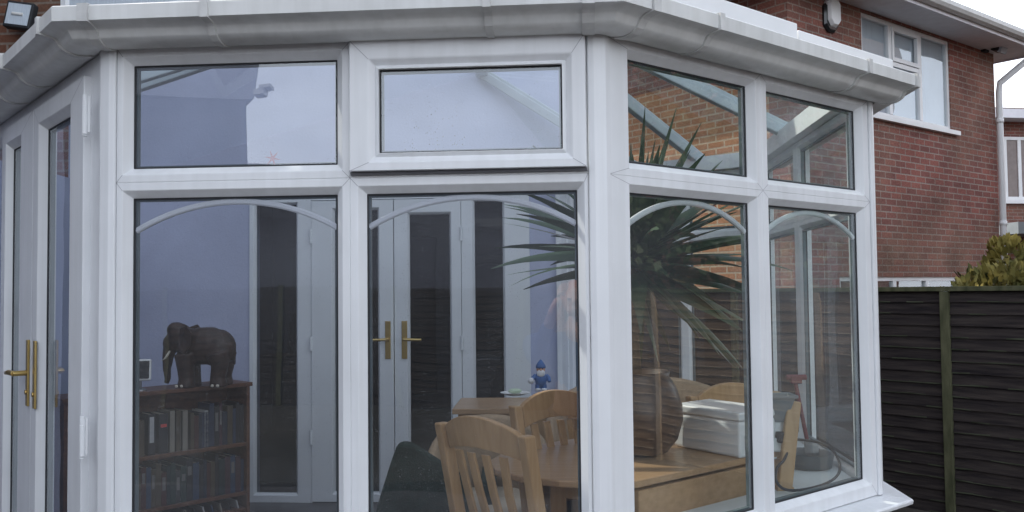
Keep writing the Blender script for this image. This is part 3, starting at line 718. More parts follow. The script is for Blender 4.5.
mb = MB(); FH.loops(mb, [((u0 + .07, u0 + 1.5, z0 + .07, z1 - .07), .002), ((u0 + .07, u0 + 1.5, z0 + .07, z1 - .07), .05), ((u0, u0 + 1.57, z0, z1), .05), ((u0, u0 + 1.57, z0, z1), .002)])
FH.box(mb, u0 + .36, u0 + .44, .003, .045, z0 + .07, z1 - .07); FH.box(mb, u0 - .1, u0 + 1.7, .001, .12, z0 - .09, z0 - .002)
w_ = mb.build('window', M['trim'], fh)
mb = MB(); FH.quad(mb, (u0 + .06, u0 + 1.51, z0 + .06, z1 - .06), .02); mb.build('pane', mat('warm dim pane', (0.17, 0.13, 0.12), 0.2), w_)
zc = FH.hit(1015, 226)[1]
mb = MB(); FH.box(mb, -.3, 3, .02, 1.2, zc - .25, zc); mb.build('porch', M['grey_plastic'], fh)

# ------------------------------------------------------------------ fence
f0 = at(946, 300, 6.5); fdir = V((0.653, -0.757)).normalized()
FA = V((f0.x, f0.y)) - fdir * 1.83 * 3; FEN = Facet(FA, FA + fdir * 20, (9, 12))
fence = thing('fence', (f0.x, f0.y, -.30), 'dark horizontal lap panel fence with mossy posts and capping rail on the right', 'fence')
FT = 1.385
def panel(u0, u1, mm, me, y0=-.28, top=FT - .035, seed=0):
    rnd = random.Random(seed); mb = MB(); h = y0; n = 0
    step = 0.086
    while h < top - .02:
        hh = min(h + step + .02, top); ns = 14
        low = [rnd.uniform(-.0028, .0028) for _ in range(ns + 1)]
        for i in range(ns):
            a = u0 + (u1 - u0) * i / ns; b = u0 + (u1 - u0) * (i + 1) / ns
            la, lb = h + low[i], h + low[i + 1]
            p = [FEN.P(a, .020, la), FEN.P(b, .020, lb), FEN.P(a, .008, la + .001), FEN.P(b, .008, lb + .001), FEN.P(a, .002, hh), FEN.P(b, .002, hh), FEN.P(a, -.006, hh), FEN.P(b, -.006, hh)]
            o = len(mb.v); mb.v += p
            for f, mi in (((0, 1, 5, 4), 0), ((2, 6, 7, 3), 0), ((0, 2, 3, 1), 1), ((4, 5, 7, 6), 1)): mb.f.append([o + k for k in f]); mb.m.append(mi)
            if rnd.random() < .55:
                mb.add([FEN.P(a, .0205, la - .0005), FEN.P(b, .0205, lb - .0005), FEN.P(b, .0193, lb + rnd.uniform(.003, .011)), FEN.P(a, .0193, la + rnd.uniform(.003, .011))], [(0, 1, 2, 3)], 1)
        h += step; n += 1
    return mb.build('panel', [mm, me], fence)
fpos = lambda k: 1.83 * k - (.22 if k >= 5 else 0)
for k in range(-1, 9):
    u0 = fpos(k)
    tan = k >= 4  # sunlit stretch of the same fence, sunlight put into the board colour
    mb = MB(); FEN.box(mb, u0 - .031, u0 + .031, -.02, .042, -.30, FT - .036); mb.build('post', M['fence_sunlit_edge'] if tan else M['fence_green'], fence, bevel=.003)
    if k < 8: panel(u0 + .032, fpos(k + 1) - .032, M['fence_sunlit'] if tan else M['fence'], M['fence_sunlit_edge'] if tan else M['fence_edge'], seed=k)
mb = MB(); FEN.box(mb, -1.9, 14.7, -.035, .045, FT - .035, FT); mb.build('capping_rail', M['fence_green'], fence, bevel=.003)

# ------------------------------------------------------------------ ground
mb = MB(); mb.add([V((-400, -400, -.30)), V((400, -400, -.30)), V((400, 400, -.30)), V((-400, 400, -.30))], [(0, 1, 2, 3)]); struct(mb.build('ground', M['ground']))
mb = MB(); mb.add([V((-4.3, -2.2, -.296)), V((3.4, -2.2, -.296)), V((3.4, 6.0, -.296)), V((-4.3, 6.0, -.296))], [(0, 1, 2, 3)]); struct(mb.build('patio', M['paving']))

# ------------------------------------------------------------------ golden conifer behind the fence
def conifer(c, h, r, name, label, n=2600, seed=3):
    root = thing(name, c, label, 'shrub')
    rnd = random.Random(seed); mb = MB()
    mb.tube([V(c), V(c) + V((0, 0, h * .8))], [.05, .015], 8)
    for k in range(10):
        a = rnd.uniform(0, 2 * PI); z = h * rnd.uniform(.15, .7); mb.tube([V(c) + V((0, 0, z)), V(c) + V((math.cos(a) * r * .7, math.sin(a) * r * .7, z + .25))], [.018, .005], 5)
    mb.build('trunk', M['bark'], root)
    mb = MB()
    lobes = [(V((rnd.uniform(-.6, .6) * r, rnd.uniform(-.6, .6) * r, h * rnd.uniform(.2, .82))), rnd.uniform(.28, .5) * r) for _ in range(16)]
    lobes += [(V((.15 * r, 0, h * .86)), .3 * r), (V((-.5 * r, 0, h * .62)), .32 * r)]
    for i in range(n):
        lc, lr = rnd.choice(lobes)
        d = V((rnd.gauss(0, 1), rnd.gauss(0, 1), rnd.gauss(0, 1))).normalized()
        p = V(c) + lc + d * lr * rnd.uniform(.55, 1.08)
        ax = (d + V((0, 0, .9)) + V((rnd.gauss(0, .4), rnd.gauss(0, .4), rnd.gauss(0, .3)))).normalized()
        sx = ax.cross(V((rnd.gauss(0, 1), rnd.gauss(0, 1), rnd.gauss(0, 1)))).normalized()
        l = rnd.uniform(.05, .10); w = rnd.uniform(.012, .024)
        mb.add([p - sx * w, p + sx * w, p + ax * l * .6 + sx * w * 1.1, p + ax * l, p + ax * l * .6 - sx * w * 1.1], [(0, 1, 2, 3, 4)])
    mb.build('crown', M['conifer'], root)
cb = at(1000, 290, 8.6)
conifer((cb.x, cb.y, -.6), 2.64, .58, 'golden_conifer', 'yellow green conifer shrub rising above the fence by the downpipe', 4200)
cb2 = at(976, 290, 8.4)
conifer((cb2.x - .02, cb2.y, -.6), 2.26, .44, 'low_conifer', 'lower straggly golden shrub tip left of the conifer above the fence', 1500, 5)

# ------------------------------------------------------------------ house reflected in the front panes (stands behind the camera)
rh = thing('opposite_house', (-9, -9, -.30), 'grey lavender house with gutter, reflected in the top left pane', 'house')
mb = MB(); mb.prism([(-6.20, -9.0), (-16, -6.5), (-17, -12), (-10.2, -14.5)], -.30, 4.70); mb.build('wall', M['house_grey'], rh)
mb = MB(); mb.prism([(-6.05, -8.95), (-16, -6.4), (-17, -12.2), (-10.2, -14.7)], 4.701, 8.6); mb.build('upper_wall', M['roof_grey'], rh)
mb = MB(); mb.beam(V((-5.98, -8.9, 4.80)), V((-6.05, -9.25, 4.80)), .14, .09); mb.beam(V((-5.90, -8.9, 4.87)), V((-5.97, -9.25, 4.87)), .16, .05); mb.build('gutter', M['gutter'], rh)
ry = thing('rear_house', (-4, -24, -.30), 'long low grey house roof reflected along the bottom of the top left pane', 'house')
mb = MB(); mb.box((-8, -26, 2.5), (24, 4, 5.6)); mb.build('wall', M['house_grey'], ry)
mb = MB(); mb.add([V((-20.5, -23.6, 5.35)), V((4.5, -23.6, 5.35)), V((4.5, -26, 6.1)), V((-20.5, -26, 6.1)), V((-20.5, -28.4, 5.35)), V((4.5, -28.4, 5.35))], [(0, 1, 2, 3), (3, 2, 5, 4), (0, 3, 4), (1, 5, 2), (0, 4, 5, 1)]); mb.build('roof', M['roof_grey'], ry)

# ------------------------------------------------------------------ trees along the boundary on the right, reflected in the bay panes
def tree(x, y, h, r, label, seed):
    c = V((x, y, -.30)); root = thing('garden_tree', c, label, 'tree'); rnd = random.Random(seed)
    mb = MB(); mb.tube([c, c + V((.1, 0, h * .3)), c + V((.05, .1, h * .6)), c + V((.1, .05, h * .92))], [.17, .14, .09, .02], 10)
    tips = []
    for k in range(16):
        a = k * 2.4; z = h * rnd.uniform(.18, .75); q = c + V((math.cos(a) * r * .8, math.sin(a) * r * .8, z + rnd.uniform(.3, .9)))
        mb.tube([c + V((.07, .05, z)), (c + V((0, 0, z)) + q) / 2 + V((0, 0, .1)), q], [.06, .035, .012], 6); tips.append(q)
    mb.build('trunk', M['bark'], root)
    mb = MB(); lobes = [(q, rnd.uniform(.5, .95)) for q in tips] + [(c + V((rnd.uniform(-.5, .5) * r, rnd.uniform(-.5, .5) * r, h * rnd.uniform(.3, .95))), rnd.uniform(.5, .9)) for _ in range(22)]
    for i in range(5200):
        lc, lr = rnd.choice(lobes); d = V((rnd.gauss(0, 1), rnd.gauss(0, 1), rnd.gauss(0, 1))).normalized(); p = lc + d * lr * rnd.uniform(.4, 1.1)
        ax = (d + V((rnd.gauss(0, .6), rnd.gauss(0, .6), rnd.gauss(0, .6)))).normalized(); sx_ = ax.cross(V((rnd.gauss(0, 1), rnd.gauss(0, 1), rnd.gauss(0, 1)))).normalized(); l = rnd.uniform(.10, .2); w = l * .38
        mb.add([p, p + ax * l * .5 + sx_ * w, p + ax * l, p + ax * l * .5 - sx_ * w], [(0, 1, 2, 3)])
    mb.build('crown', M['tree_leaf'], root)
M['tree_leaf'] = mat('dark tree leaves', (0.022, 0.04, 0.018), 0.6, col2=(0.06, 0.085, 0.03), scale=2)
tree(10.2, 1.2, 6.6, 1.5, 'broad dark green garden tree beyond the fence, nearest the camera, reflected in the bay glass', 5)
tree(10.8, 3.6, 7.2, 1.7, 'tall dark green garden tree beyond the fence, reflected in the bay panes', 6)
tree(11.6, 6.2, 6.8, 1.6, 'rounded dark green garden tree beyond the fence, farthest along, reflected in bay panes', 8)
gf = thing('added_rear_fence', (-2, -7.2, -.30), 'unseen dark boarded fence behind the camera, added to darken the reflections in the lower front panes', 'fence')  # fence added for its dark reflection, covers the horizon line
GFf = Facet((-14, -7.4), (7.5, -7.4), (0, -20))
for k in range(12):
    mb = MB(); GFf.box(mb, 1.8 * k - .04, 1.8 * k + .04, -.05, .03, -.30, 1.46); mb.build('post', M['fence_green'], gf)
    if k < 11:
        mb = MB()
        for q in range(16): mb.hexa([GFf.P(u, d, h) for h, dd in ((-.28 + q * .106, .018), (-.28 + q * .106 + .118, .002)) for d in (dd - .01, dd) for u in (1.8 * k + .041, 1.8 * k + 1.759)])
        mb.build('panel', M['fence'], gf)
sh = thing('sky_blocking_house', (16, 5, -.30), 'unseen plain grey brown house beyond the garden trees, added to block sky in the far right pane', 'house')  # house added behind the trees to keep bright sky out of the glass
mb = MB(); mb.prism([(13.6, -3), (19, -3), (19, 12), (13.6, 12)], -.30, 6.0); mb.build('wall', M['brick_red'], sh)
mb = MB(); mb.add([V((13.2, -3.3, 5.9)), V((13.2, 12.3, 5.9)), V((16.3, 12.3, 8)), V((16.3, -3.3, 8)), V((19.4, -3.3, 5.9)), V((19.4, 12.3, 5.9))], [(0, 1, 2, 3), (3, 2, 5, 4), (0, 3, 4), (1, 5, 2), (0, 4, 5, 1)]); mb.build('roof', M['roof_tile'], sh)
#INTERIOR-START
# ------------------------------------------------------------------ bookcase with books, elephant and clock
BR = at(250, 382, 5.55); bR = V((BR.x, BR.y)); bdir = V((-0.69, -0.72)).normalized()
BF = Facet(bR, bR + bdir * 1.10, (bR.x - 1, bR.y + 1))
BTOP = BR.z; BL = 1.10; BD = 0.26
bk = thing('bookcase', BF.P(BL / 2, -BD / 2, FZ), 'low open dark wood bookcase full of books, in the left corner behind the front glass', 'bookcase')
def bpart(name, u0, u1, d0, d1, h0, h1):
    mb = MB(); BF.box(mb, u0, u1, d0, d1, h0, h1); return mb.build(name, M['shelf_wood'], bk, bevel=.002)
bpart('top', -.012, BL + .012, -BD, .012, BTOP - .024, BTOP)
bpart('side_panel', 0, .022, -BD, 0, FZ, BTOP - .0245); bpart('side_panel', BL - .022, BL, -BD, 0, FZ, BTOP - .0245)
s1h = BF.hit(200, 449)[1]; s2h = BF.hit(200, 500)[1]
for h in (s1h, s2h, .06): bpart('shelf', .0225, BL - .0225, -BD + .012, -.004, h - .022, h)
bpart('back_panel', .0225, BL - .0225, -BD, -BD + .0115, -.02, BTOP - .0245)
rb = random.Random(11)
BC = [(0.012, 0.018, 0.035), (0.02, 0.03, 0.06), (0.01, 0.022, 0.028), (0.05, 0.015, 0.015), (0.03, 0.03, 0.033), (0.012, 0.03, 0.028), (0.06, 0.045, 0.03), (0.015, 0.015, 0.02), (0.028, 0.045, 0.085), (0.045, 0.02, 0.03)]
bmats = [mat('book cover ' + str(i), c, 0.5, var=0.2, scale=20) for i, c in enumerate(BC)]
pale = mat('pale book cover', (0.36, 0.36, 0.36), 0.5, var=0.1, scale=30); cream = mat('cream book cover', (0.20, 0.18, 0.15), 0.5, var=0.1)
pages = mat('book pages', (0.4, 0.37, 0.3), 0.8, var=0.1, scale=50, stretch=(1, 1, 1))
titles = mat('book spine lettering', (0.13, 0.125, 0.12), 0.5); redt = mat('red spine lettering', (0.5, 0.05, 0.05), 0.5)
def book(u, w, h0, hh, dep, m, label, group=None, lean=0.0, band=None):
    def q(uu, d, h): return BF.P(u + uu + lean * (h - h0), d, h)
    d1 = -.022; d0 = d1 - dep
    mb = MB()
    def bx(a, b, c, d, e, f, mi=0): mb.hexa([q(x, y, z) for z in (e, f) for y in (c, d) for x in (a, b)], mi)
    bx(0, w, d1 - .003, d1, h0, h0 + hh); bx(0, .003, d0, d1 - .0031, h0, h0 + hh); bx(w - .003, w, d0, d1 - .0031, h0, h0 + hh)
    bx(.0031, w - .0031, d0 + .004, d1 - .004, h0 + .003, h0 + hh - .005, 1)
    if band is not None:
        bm_, a, b = band; bx(w * .18, w * .82, d1, d1 + .0006, h0 + hh * a, h0 + hh * b, 2)
        o = mb.build('book', [m, pages, bm_], None)
    else: o = mb.build('book', [m, pages], None)
    # move the origin to the foot of the book
    c = BF.P(u + w / 2, d1 - dep / 2, h0); o.data.transform(Matrix.Translation(-c)); o.location = c
    return tag(o, label, 'book', group)
def row(h0, top, u0, u1, label, group, skip=()):
    u = u0
    while u < u1 - .03:
        w = rb.uniform(.018, .042)
        hh = min(top - .02, rb.uniform(.19, .265)); m = rb.choice(bmats)
        band = (titles, .55 + rb.uniform(-.2, .1), .78 + rb.uniform(0, .1)) if rb.random() < .45 else None
        if not any(a - w < u < b for a, b in skip): book(u, w, h0 + .0005, hh, rb.uniform(.13, .19), m, label, group, 0, band)
        u += w + .0015
upx = lambda px: BF.u(px, 0, 420)
row(s1h, BTOP - .03 - s1h, .03, BL - .04, 'dark book standing among the dim row on the top shelf of the bookcase', 'books on the top shelf', [(upx(191), upx(149))])
row(s2h, s1h - .03 - s2h, .03, BL - .04, 'dark book standing among the dim row on the middle shelf of the bookcase', 'books on the middle shelf')
hh = BTOP - s1h - .03
book(upx(157), .040, s1h + .0005, .235, .17, bmats[7], 'black book with white lettered spine left of the red titled book, top shelf', None, 0, (pale, .30, .93))
book(upx(170), .055, s1h + .0005, .23, .17, bmats[7], 'thick black book with a red title, upright on the top shelf', None, 0, (redt, .66, .74))
book(upx(176.5), .028, s1h + .0005, .24, .17, cream, 'drab cream book right of the red titled book on the top shelf', None)
book(upx(182.5), .027, s1h + .0005, .24, .17, bmats[6], 'brown book between the cream book and the pale grey spine, top shelf', None)
book(upx(189.5), .030, s1h + .0005, .235, .17, cream, 'grey beige book at the right end of the light group on the top shelf', None)
book(upx(210), .024, s1h + .0005, .22, .16, pale, 'pale narrow spined book alone among dark books on the top shelf', None)
# flat lying book on the upright ones
o = None
# magazines on the bottom shelf
for k in range(16):
    u = .06 + k * .055
    mm = [pale, bmats[7], cream, bmats[8]][k % 4]
    book(u, .010, .0605, min(.24, s2h - .11), .19, mm, 'thin magazine leaning on the bottom shelf of the bookcase', 'magazines on the bottom shelf', .28)

# carved elephant, standing with the head to the left
epos = at(198, 382, 5.33); EZ0 = BTOP
el = thing('elephant_figurine', (epos.x, epos.y, EZ0), 'dark carved wooden elephant with trunk hanging down, standing on top of the bookcase', 'elephant ornament')
S = 5.33 / 882.0
def E(px, py, y=0.0): return V((epos.x + (px - 198) * S, epos.y + y, EZ0 + (383 - py) * S))
mb = MB()
mb.ell(E(206, 343), (.155, .098, .118)); mb.ell(E(217, 345), (.115, .095, .115)); mb.ell(E(193, 342), (.10, .085, .105))
mb.ell(E(180, 334), (.075, .07, .085)); mb.ell(E(176, 327), (.055, .055, .05)); mb.ell(E(172, 340), (.055, .05, .06))
mb.tube([E(171, 342), E(168, 354), E(167, 366), E(168, 375), E(166.5, 380)], [.046, .033, .024, .019, .015], 12)
for y in (-.055, .055):
    mb.tube([E(188, 350, y), E(189, 364, y), E(190, 375, y), E(189.5, 382.9, y)], [.062, .05, .046, .054], 14)
    mb.tube([E(220, 350, y), E(223, 362, y), E(221, 373, y), E(221.5, 382.9, y)], [.068, .052, .046, .054], 14)
mb.tube([E(232, 338), E(235, 350), E(234, 362)], [.014, .009, .011], 8)
mb.build('body', M['elephant'], el, remesh=.008, smoothit=4)
for y in (-1, 1):
    mb = MB(); pts = [E(184, 325, y * .062), E(192, 322, y * .092), E(198, 330, y * .105), E(197, 342, y * .108), E(190, 352, y * .10), E(185, 346, y * .085), E(183, 336, y * .072)]
    mb.loft([[p + V((0, -.006, 0)) for p in pts], [p + V((0, .006, 0)) for p in pts]]); mb.build('ear', M['elephant'], el, bevel=.003)
    mb = MB(); mb.tube([E(172, 347, y * .03), E(168, 354, y * .036), E(164, 357, y * .036)], [.008, .006, .002], 8); mb.build('tusk', M['tusk'], el, smooth=True)
    for fx in (183, 218):
        for k in range(2):
            mb = MB(); mb.ell(E(fx + k * 5, 381, y * .055 - .048 + .0), (.010, .006, .009)); mb.build('toenail', M['tusk'], el)
# clock
cpos = at(140.5, 370, 5.12)
ck = thing('clock', (cpos.x, cpos.y, BTOP), 'small dark screened clock with a silver rim, left of the elephant on the bookcase', 'clock')
rc = Matrix.Rotation(R(12), 3, 'Z') @ Matrix.Rotation(R(-8), 3, 'X')
cc = V((cpos.x, cpos.y, cpos.z))
mb = MB(); mb.box(cc, (.118, .022, .125), rc); mb.build('rim', M['ceramic'], ck, bevel=.012, seg=3)
mb = MB(); mb.box(cc + rc @ V((0, -.0115, 0)), (.100, .003, .102), rc); mb.build('screen', M['screen'], ck, bevel=.004)
mb = MB(); mb.tube([V((cc.x, cc.y, BTOP + .012)), V((cc.x, cc.y, cc.z - .055))], .008, 8); mb.lathe([(.035, BTOP), (.034, BTOP + .008), (.012, BTOP + .014)], (cc.x, cc.y, 0), 16); mb.build('stand', M['metal'], ck)

# ------------------------------------------------------------------ dining table
TT = 0.75
C0 = V((.41, 2.97)); e_r = V((.771, .637)).normalized(); e_i = V((-.637, .771))
C1 = C0 + e_r * .92; C2 = C1 + e_i * .74
poly = [C0, C1, C2, V((.42, 3.96)), V((.22, 3.80)), V((.06, 3.66)), V((-.05, 3.50)), V((-.10, 3.34)), V((-.07, 3.19)), V((.02, 3.07)), V((.15, 2.99)), V((.28, 2.962))]
tb = thing('dining_table', (.45, 3.45, FZ), 'beech dining table with rounded end and drop leaf, in the middle of the conservatory', 'table')
mb = MB(); mb.prism(poly, TT - .024, TT); mb.build('tabletop', M['beech_top'], tb, bevel=.005)
TL = Facet(C0, C1, (.3, 4))
mb = MB(); TL.box(mb, .004, .90, -.020, .002, TT - .225, TT - .033); mb.build('drop_leaf', M['beech_top'], tb, bevel=.004)
for p in ((.16, 3.28), (.45, 3.12), (.95, 3.62), (.6, 3.9)):
    mb = MB(); mb.prism([(p[0] - .03, p[1] - .03), (p[0] + .03, p[1] - .03), (p[0] + .03, p[1] + .03), (p[0] - .03, p[1] + .03)], FZ, TT - .025); mb.build('leg', M['beech'], tb, bevel=.006)
mb = MB()
for a, b in (((.16, 3.28), (.45, 3.12)), ((.45, 3.12), (.95, 3.62)), ((.95, 3.62), (.6, 3.9)), ((.6, 3.9), (.16, 3.28))):
    a = V((a[0], a[1], TT - .075)); b = V((b[0], b[1], TT - .075)); d = (b - a).normalized() * .032; mb.beam(a + d, b - d, .02, .09)
mb.build('apron', M['beech'], tb)

# ------------------------------------------------------------------ dining chairs (local: sitter faces +Y, back at y=0)
def make_chair(label):
    t = thing('dining_chair', (0, 0, 0), label, 'chair', 'beech slat back dining chairs')
    wd_ = .205
    def B(name, mb, bev=.006): return mb.build(name, M['beech'], t, bevel=bev, world=False)
    for s in (-1, 1):
        mb = MB(); pth = [V((s * wd_, -.035, FZ)), V((s * wd_, .01, .42)), V((s * wd_, .0, .55)), V((s * (wd_ + .004), -.075, .93))]
        rings = []
        for i, p in enumerate(pth):
            w, d = (.019, .024) if i else (.016, .02); rings.append([p + V((-w, -d, 0)), p + V((w, -d, 0)), p + V((w, d, 0)), p + V((-w, d, 0))])
        mb.loft(rings); B('back_post', mb)
        mb = MB(); mb.loft([[V((s * .2 - w, .40 - w, z)), V((s * .2 + w, .40 - w, z)), V((s * .2 + w, .40 + w, z)), V((s * .2 - w, .40 + w, z))] for z, w in ((FZ, .015), (.43, .021))]); B('leg', mb)
        mb = MB(); mb.beam((s * .2, .03, .2), (s * .2, .382, .2), .018, .022); B('stretcher', mb, .003)
    mb = MB(); mb.prism([(-.2, .036), (.2, .036), (.232, .43), (.21, .45), (-.21, .45), (-.232, .43)], .431, .456); B('seat', mb, .008)
    mb = MB(); n = 16; rings = []
    for i in range(n + 1):
        k = -1 + 2 * i / n; x = k * (wd_ - .0195)
        top = .925 + .05 * (1 - k * k) ** .9; bot = .842 + .026 * (1 - k * k); y0 = -.062 - .035 * (1 - k * k)
        rings.append([V((x, y0 - .012 + .01, bot)), V((x, y0 + .012 + .012, bot)), V((x, y0 + .012 - .006, top)), V((x, y0 - .012 - .008, top))])
    mb.loft(rings); B('top_rail', mb, .004)
    mb = MB(); mb.beam((-wd_ + .0195, -.008, .56), (wd_ - .0195, -.008, .56), .022, .045); B('lower_rail', mb, .003)
    for k in range(4):
        q = -.6 + .4 * k; x = q * (wd_ - .03)
        mb = MB(); yb = -.01; yt = -.062 - .033 * (1 - q * q)
        mb.loft([[V((x - .017, yb - .006, .582)), V((x + .017, yb - .006, .582)), V((x + .017, yb + .006, .582)), V((x - .017, yb + .006, .582))],
                 [V((x - .017, (yb + yt) / 2 - .012, .72)), V((x + .017, (yb + yt) / 2 - .012, .72)), V((x + .017, (yb + yt) / 2, .72)), V((x - .017, (yb + yt) / 2, .72))],
                 [V((x * 1.06 - .017, yt - .006, .85)), V((x * 1.06 + .017, yt - .006, .85)), V((x * 1.06 + .017, yt + .006, .85)), V((x * 1.06 - .017, yt + .006, .85))]])
        B('slat', mb, .002)
    return t
def copy_thing(t, label):
    r = t.copy(); COL.objects.link(r); r['label'] = label
    for ch in t.children:
        c = ch.copy(); COL.objects.link(c); c.parent = r
    return r
ch1 = make_chair('nearest beech chair, seen from behind at the left end of the dining table')
def place(o, px1, py1, px2, py2, flip):
    # left and right top ends of the back are seen at these pixels, at height 0.93
    def p(px, py):
        r = ray(px, py); return CAM + r * ((.935 - CAM.z) / r.z)
    a, b = p(px1, py1), p(px2, py2); m_ = (a + b) / 2; d = (b - a); ang = math.atan2(d.y, d.x)
    if flip: ang += PI
    o.rotation_euler = (0, 0, ang); off = Matrix.Rotation(ang, 3, 'Z') @ V((0, .07, 0)); o.location = (m_.x + off.x, m_.y + off.y, 0)
place(ch1, 438, 420, 534, 435, False)
ch2 = copy_thing(ch1, 'beech chair facing out from the far side of the dining table, behind the nearest chair')
place(ch2, 512, 405, 598, 396, True)

# ------------------------------------------------------------------ yucca in a pot on the table
py_ = V((.475, 3.48))
yu = thing('potted_yucca', (py_.x, py_.y, TT), 'spiky dark green yucca in a round brown pot on the table behind the corner post', 'potted plant')
mb = MB(); mb.lathe([(.10, TT + .001), (.125, TT + .01), (.165, TT + .06), (.186, TT + .13), (.184, TT + .19), (.160, TT + .26), (.135, TT + .30), (.140, TT + .318), (.128, TT + .318), (.122, TT + .295)], (py_.x, py_.y, 0), 40); mb.build('pot', M['pot'], yu, smooth=True)
mb = MB(); mb.lathe([(.001, TT + .29), (.126, TT + .288)], (py_.x, py_.y, 0), 24, cap=False); mb.build('soil', M['soil'], yu)
mb = MB()
tp = V((py_.x + .015, py_.y + .01, 1.555)); 
mb.tube([V((py_.x - .01, py_.y, TT + .27)), V((py_.x - .015, py_.y, 1.2)), V((py_.x + .01, py_.y + .005, 1.38)), tp], [.042, .036, .034, .028], 14)
mb.build('trunk', M['bark'], yu, smooth=True)
ry_ = random.Random(21); mb = MB()
def yleaf(base, az, el_, ln, droop, w, face=False):
    p = V(base); n = 9; d = V((math.cos(az) * math.cos(el_), math.sin(az) * math.cos(el_), math.sin(el_))); side = V((-math.sin(az), math.cos(az), 0)); side = d.cross(V((0, -1, 0))).normalized() if face else Matrix.Rotation(ry_.uniform(-.9, .9), 3, d) @ side
    vs = []; st = ln / n
    for i in range(n + 1):
        t = i / n; ww = w * (0.55 + 1.6 * t) if t < .28 else w * max(0.02, (1 - (t - .28) / .72)) ** .8
        up = side.cross(d).normalized() * .8
        vs += [p - side * ww + up * ww * .35, p, p + side * ww + up * ww * .35]
        d = (d + V((0, 0, -droop * st * (0.4 + 1.6 * t)))).normalized(); p = p + d * st
    fs = []
    for i in range(n):
        a = i * 3; fs += [(a, a + 1, a + 4, a + 3), (a + 1, a + 2, a + 5, a + 4)]
    mb.add(vs, fs)
for i in range(150):
    t = i / 150; az = i * 2.39996 + ry_.uniform(-.2, .2)
    el_ = R(-38) + R(122) * (t ** .9) + R(ry_.uniform(-8, 8))
    if math.cos(az) < -.25 and el_ < R(-4): continue
    ln = ry_.uniform(.46, .62) if t < .72 else ry_.uniform(.26, .40)
    yleaf(tp + V((0, 0, -.10 + .13 * t)), az, el_, ln, ry_.uniform(.35, 1.1) * (1 - .6 * t), ry_.uniform(.030, .044))
# the few spears that stand up against the brick
for px, y in ((645, 106), (676, 108), (701, 122), (655, 140), (690, 150), (722, 160)):
    q = at(px, y, 3.46); b = tp + V((0, 0, .0)); d = q - b; yleaf(b, math.atan2(d.y, d.x), math.asin(d.normalized().z), d.length, .03, .019, True)
mb.build('crown', M['leaf'], yu, smooth=True)

# ------------------------------------------------------------------ printer like white box, cable, ledge things
pc = V((.845, 3.325)); pu = V((-.56, .83)).normalized(); pv = V((.771, .637)).normalized()
wb = thing('white_machine', (pc.x, pc.y, TT), 'white boxy machine with a flat lid on the right side of the dining table', 'machine')
def PB(mb, a0, a1, b0, b1, h0, h1):
    mb.hexa([V(((pc + pu * a + pv * b).x, (pc + pu * a + pv * b).y, h)) for h in (h0, h1) for b in (b0, b1) for a in (a0, a1)]); return mb
PB(MB(), 0, .35, 0, .235, TT + .001, TT + .138).build('case', M['white_plastic'], wb, bevel=.012, seg=3)
PB(MB(), -.004, .354, -.004, .239, TT + .1395, TT + .172).build('lid', M['white_plastic'], wb, bevel=.008, seg=3)
PB(MB(), -.0025, -.001, .03, .075, TT + .03, TT + .085).build('socket', M['grey_plastic'], wb)
PB(MB(), -.0035, -.001, .12, .20, TT + .02, TT + .10).build('side_panel', M['ceramic'], wb, bevel=.002)
# mincer with grey hopper
LZ = .612
mp_ = at(777, 452, 3.50); mn = thing('mincer', (mp_.x, mp_.y, TT), 'white kitchen mincer with a grey tapered hopper, at the right end of the table', 'mincer')
def zc_(py): return at(777, py, mp_.y).z
mb = MB()
hx, hy = mp_.x + .0, mp_.y
z0, z1 = zc_(421), zc_(394)
mb.loft([[V((hx + sx * a, hy + sy * b, z)) for sx, sy in ((-1, -1), (1, -1), (1, 1), (-1, 1))] for a, b, z in ((.03, .03, z0), (.062, .05, z1 - .012), (.072, .058, z1 - .012), (.072, .058, z1), (.062, .05, z1 - .002), (.028, .028, z0 + .01))]); mb.build('hopper', M['grey_plastic'], mn, bevel=.003)
mb = MB(); mb.tube([V((hx, hy, z0 - .0)), V((hx, hy, z0 - .05))], .028, 16); mb.tube([V((hx - .07, hy - .01, z0 - .045)), V((hx + .05, hy + .03, z0 - .045))], .034, 16); mb.box((hx, hy + .01, (TT + z0 - .06) / 2), (.09, .10, z0 - .06 - TT)); mb.build('body', M['white_plastic'], mn, bevel=.006)
# wooden board on the ledge
wp = at(790, 478, 3.42)
wk = thing('wooden_block', (wp.x, wp.y, LZ), 'leaning beech board standing on the window ledge beside the grey hopper', 'board')
q0 = at(784, 478, wp.y); q1 = at(796, 403, wp.y)
mb = MB(); a = V((q0.x, wp.y, LZ)); b = V((q1.x + .01, wp.y + .06, q1.z)); mb.beam(a, b, .030, .055, (1, 0, 0)); mb.build('board', M['beech'], wk, bevel=.006)
mb = MB(); mb.beam(a + V((-.03, .02, .002)), a + V((.035, .02, .002)), .07, .024); mb.build('foot', M['beech'], wk, bevel=.004)
# dark tray
tp_ = at(808, 458, 3.86); tr_ = tag(MB().lathe([(.085, LZ + .0005), (.098, LZ + .004), (.108, LZ + .062), (.112, LZ + .064), (.103, LZ + .06), (.092, LZ + .012), (.001, LZ + .010)], (tp_.x, tp_.y, 0), 32).build('plant_tray', M['grey_plastic'], None, smooth=True), 'round dark grey bowl on the corner of the window ledge', 'bowl')
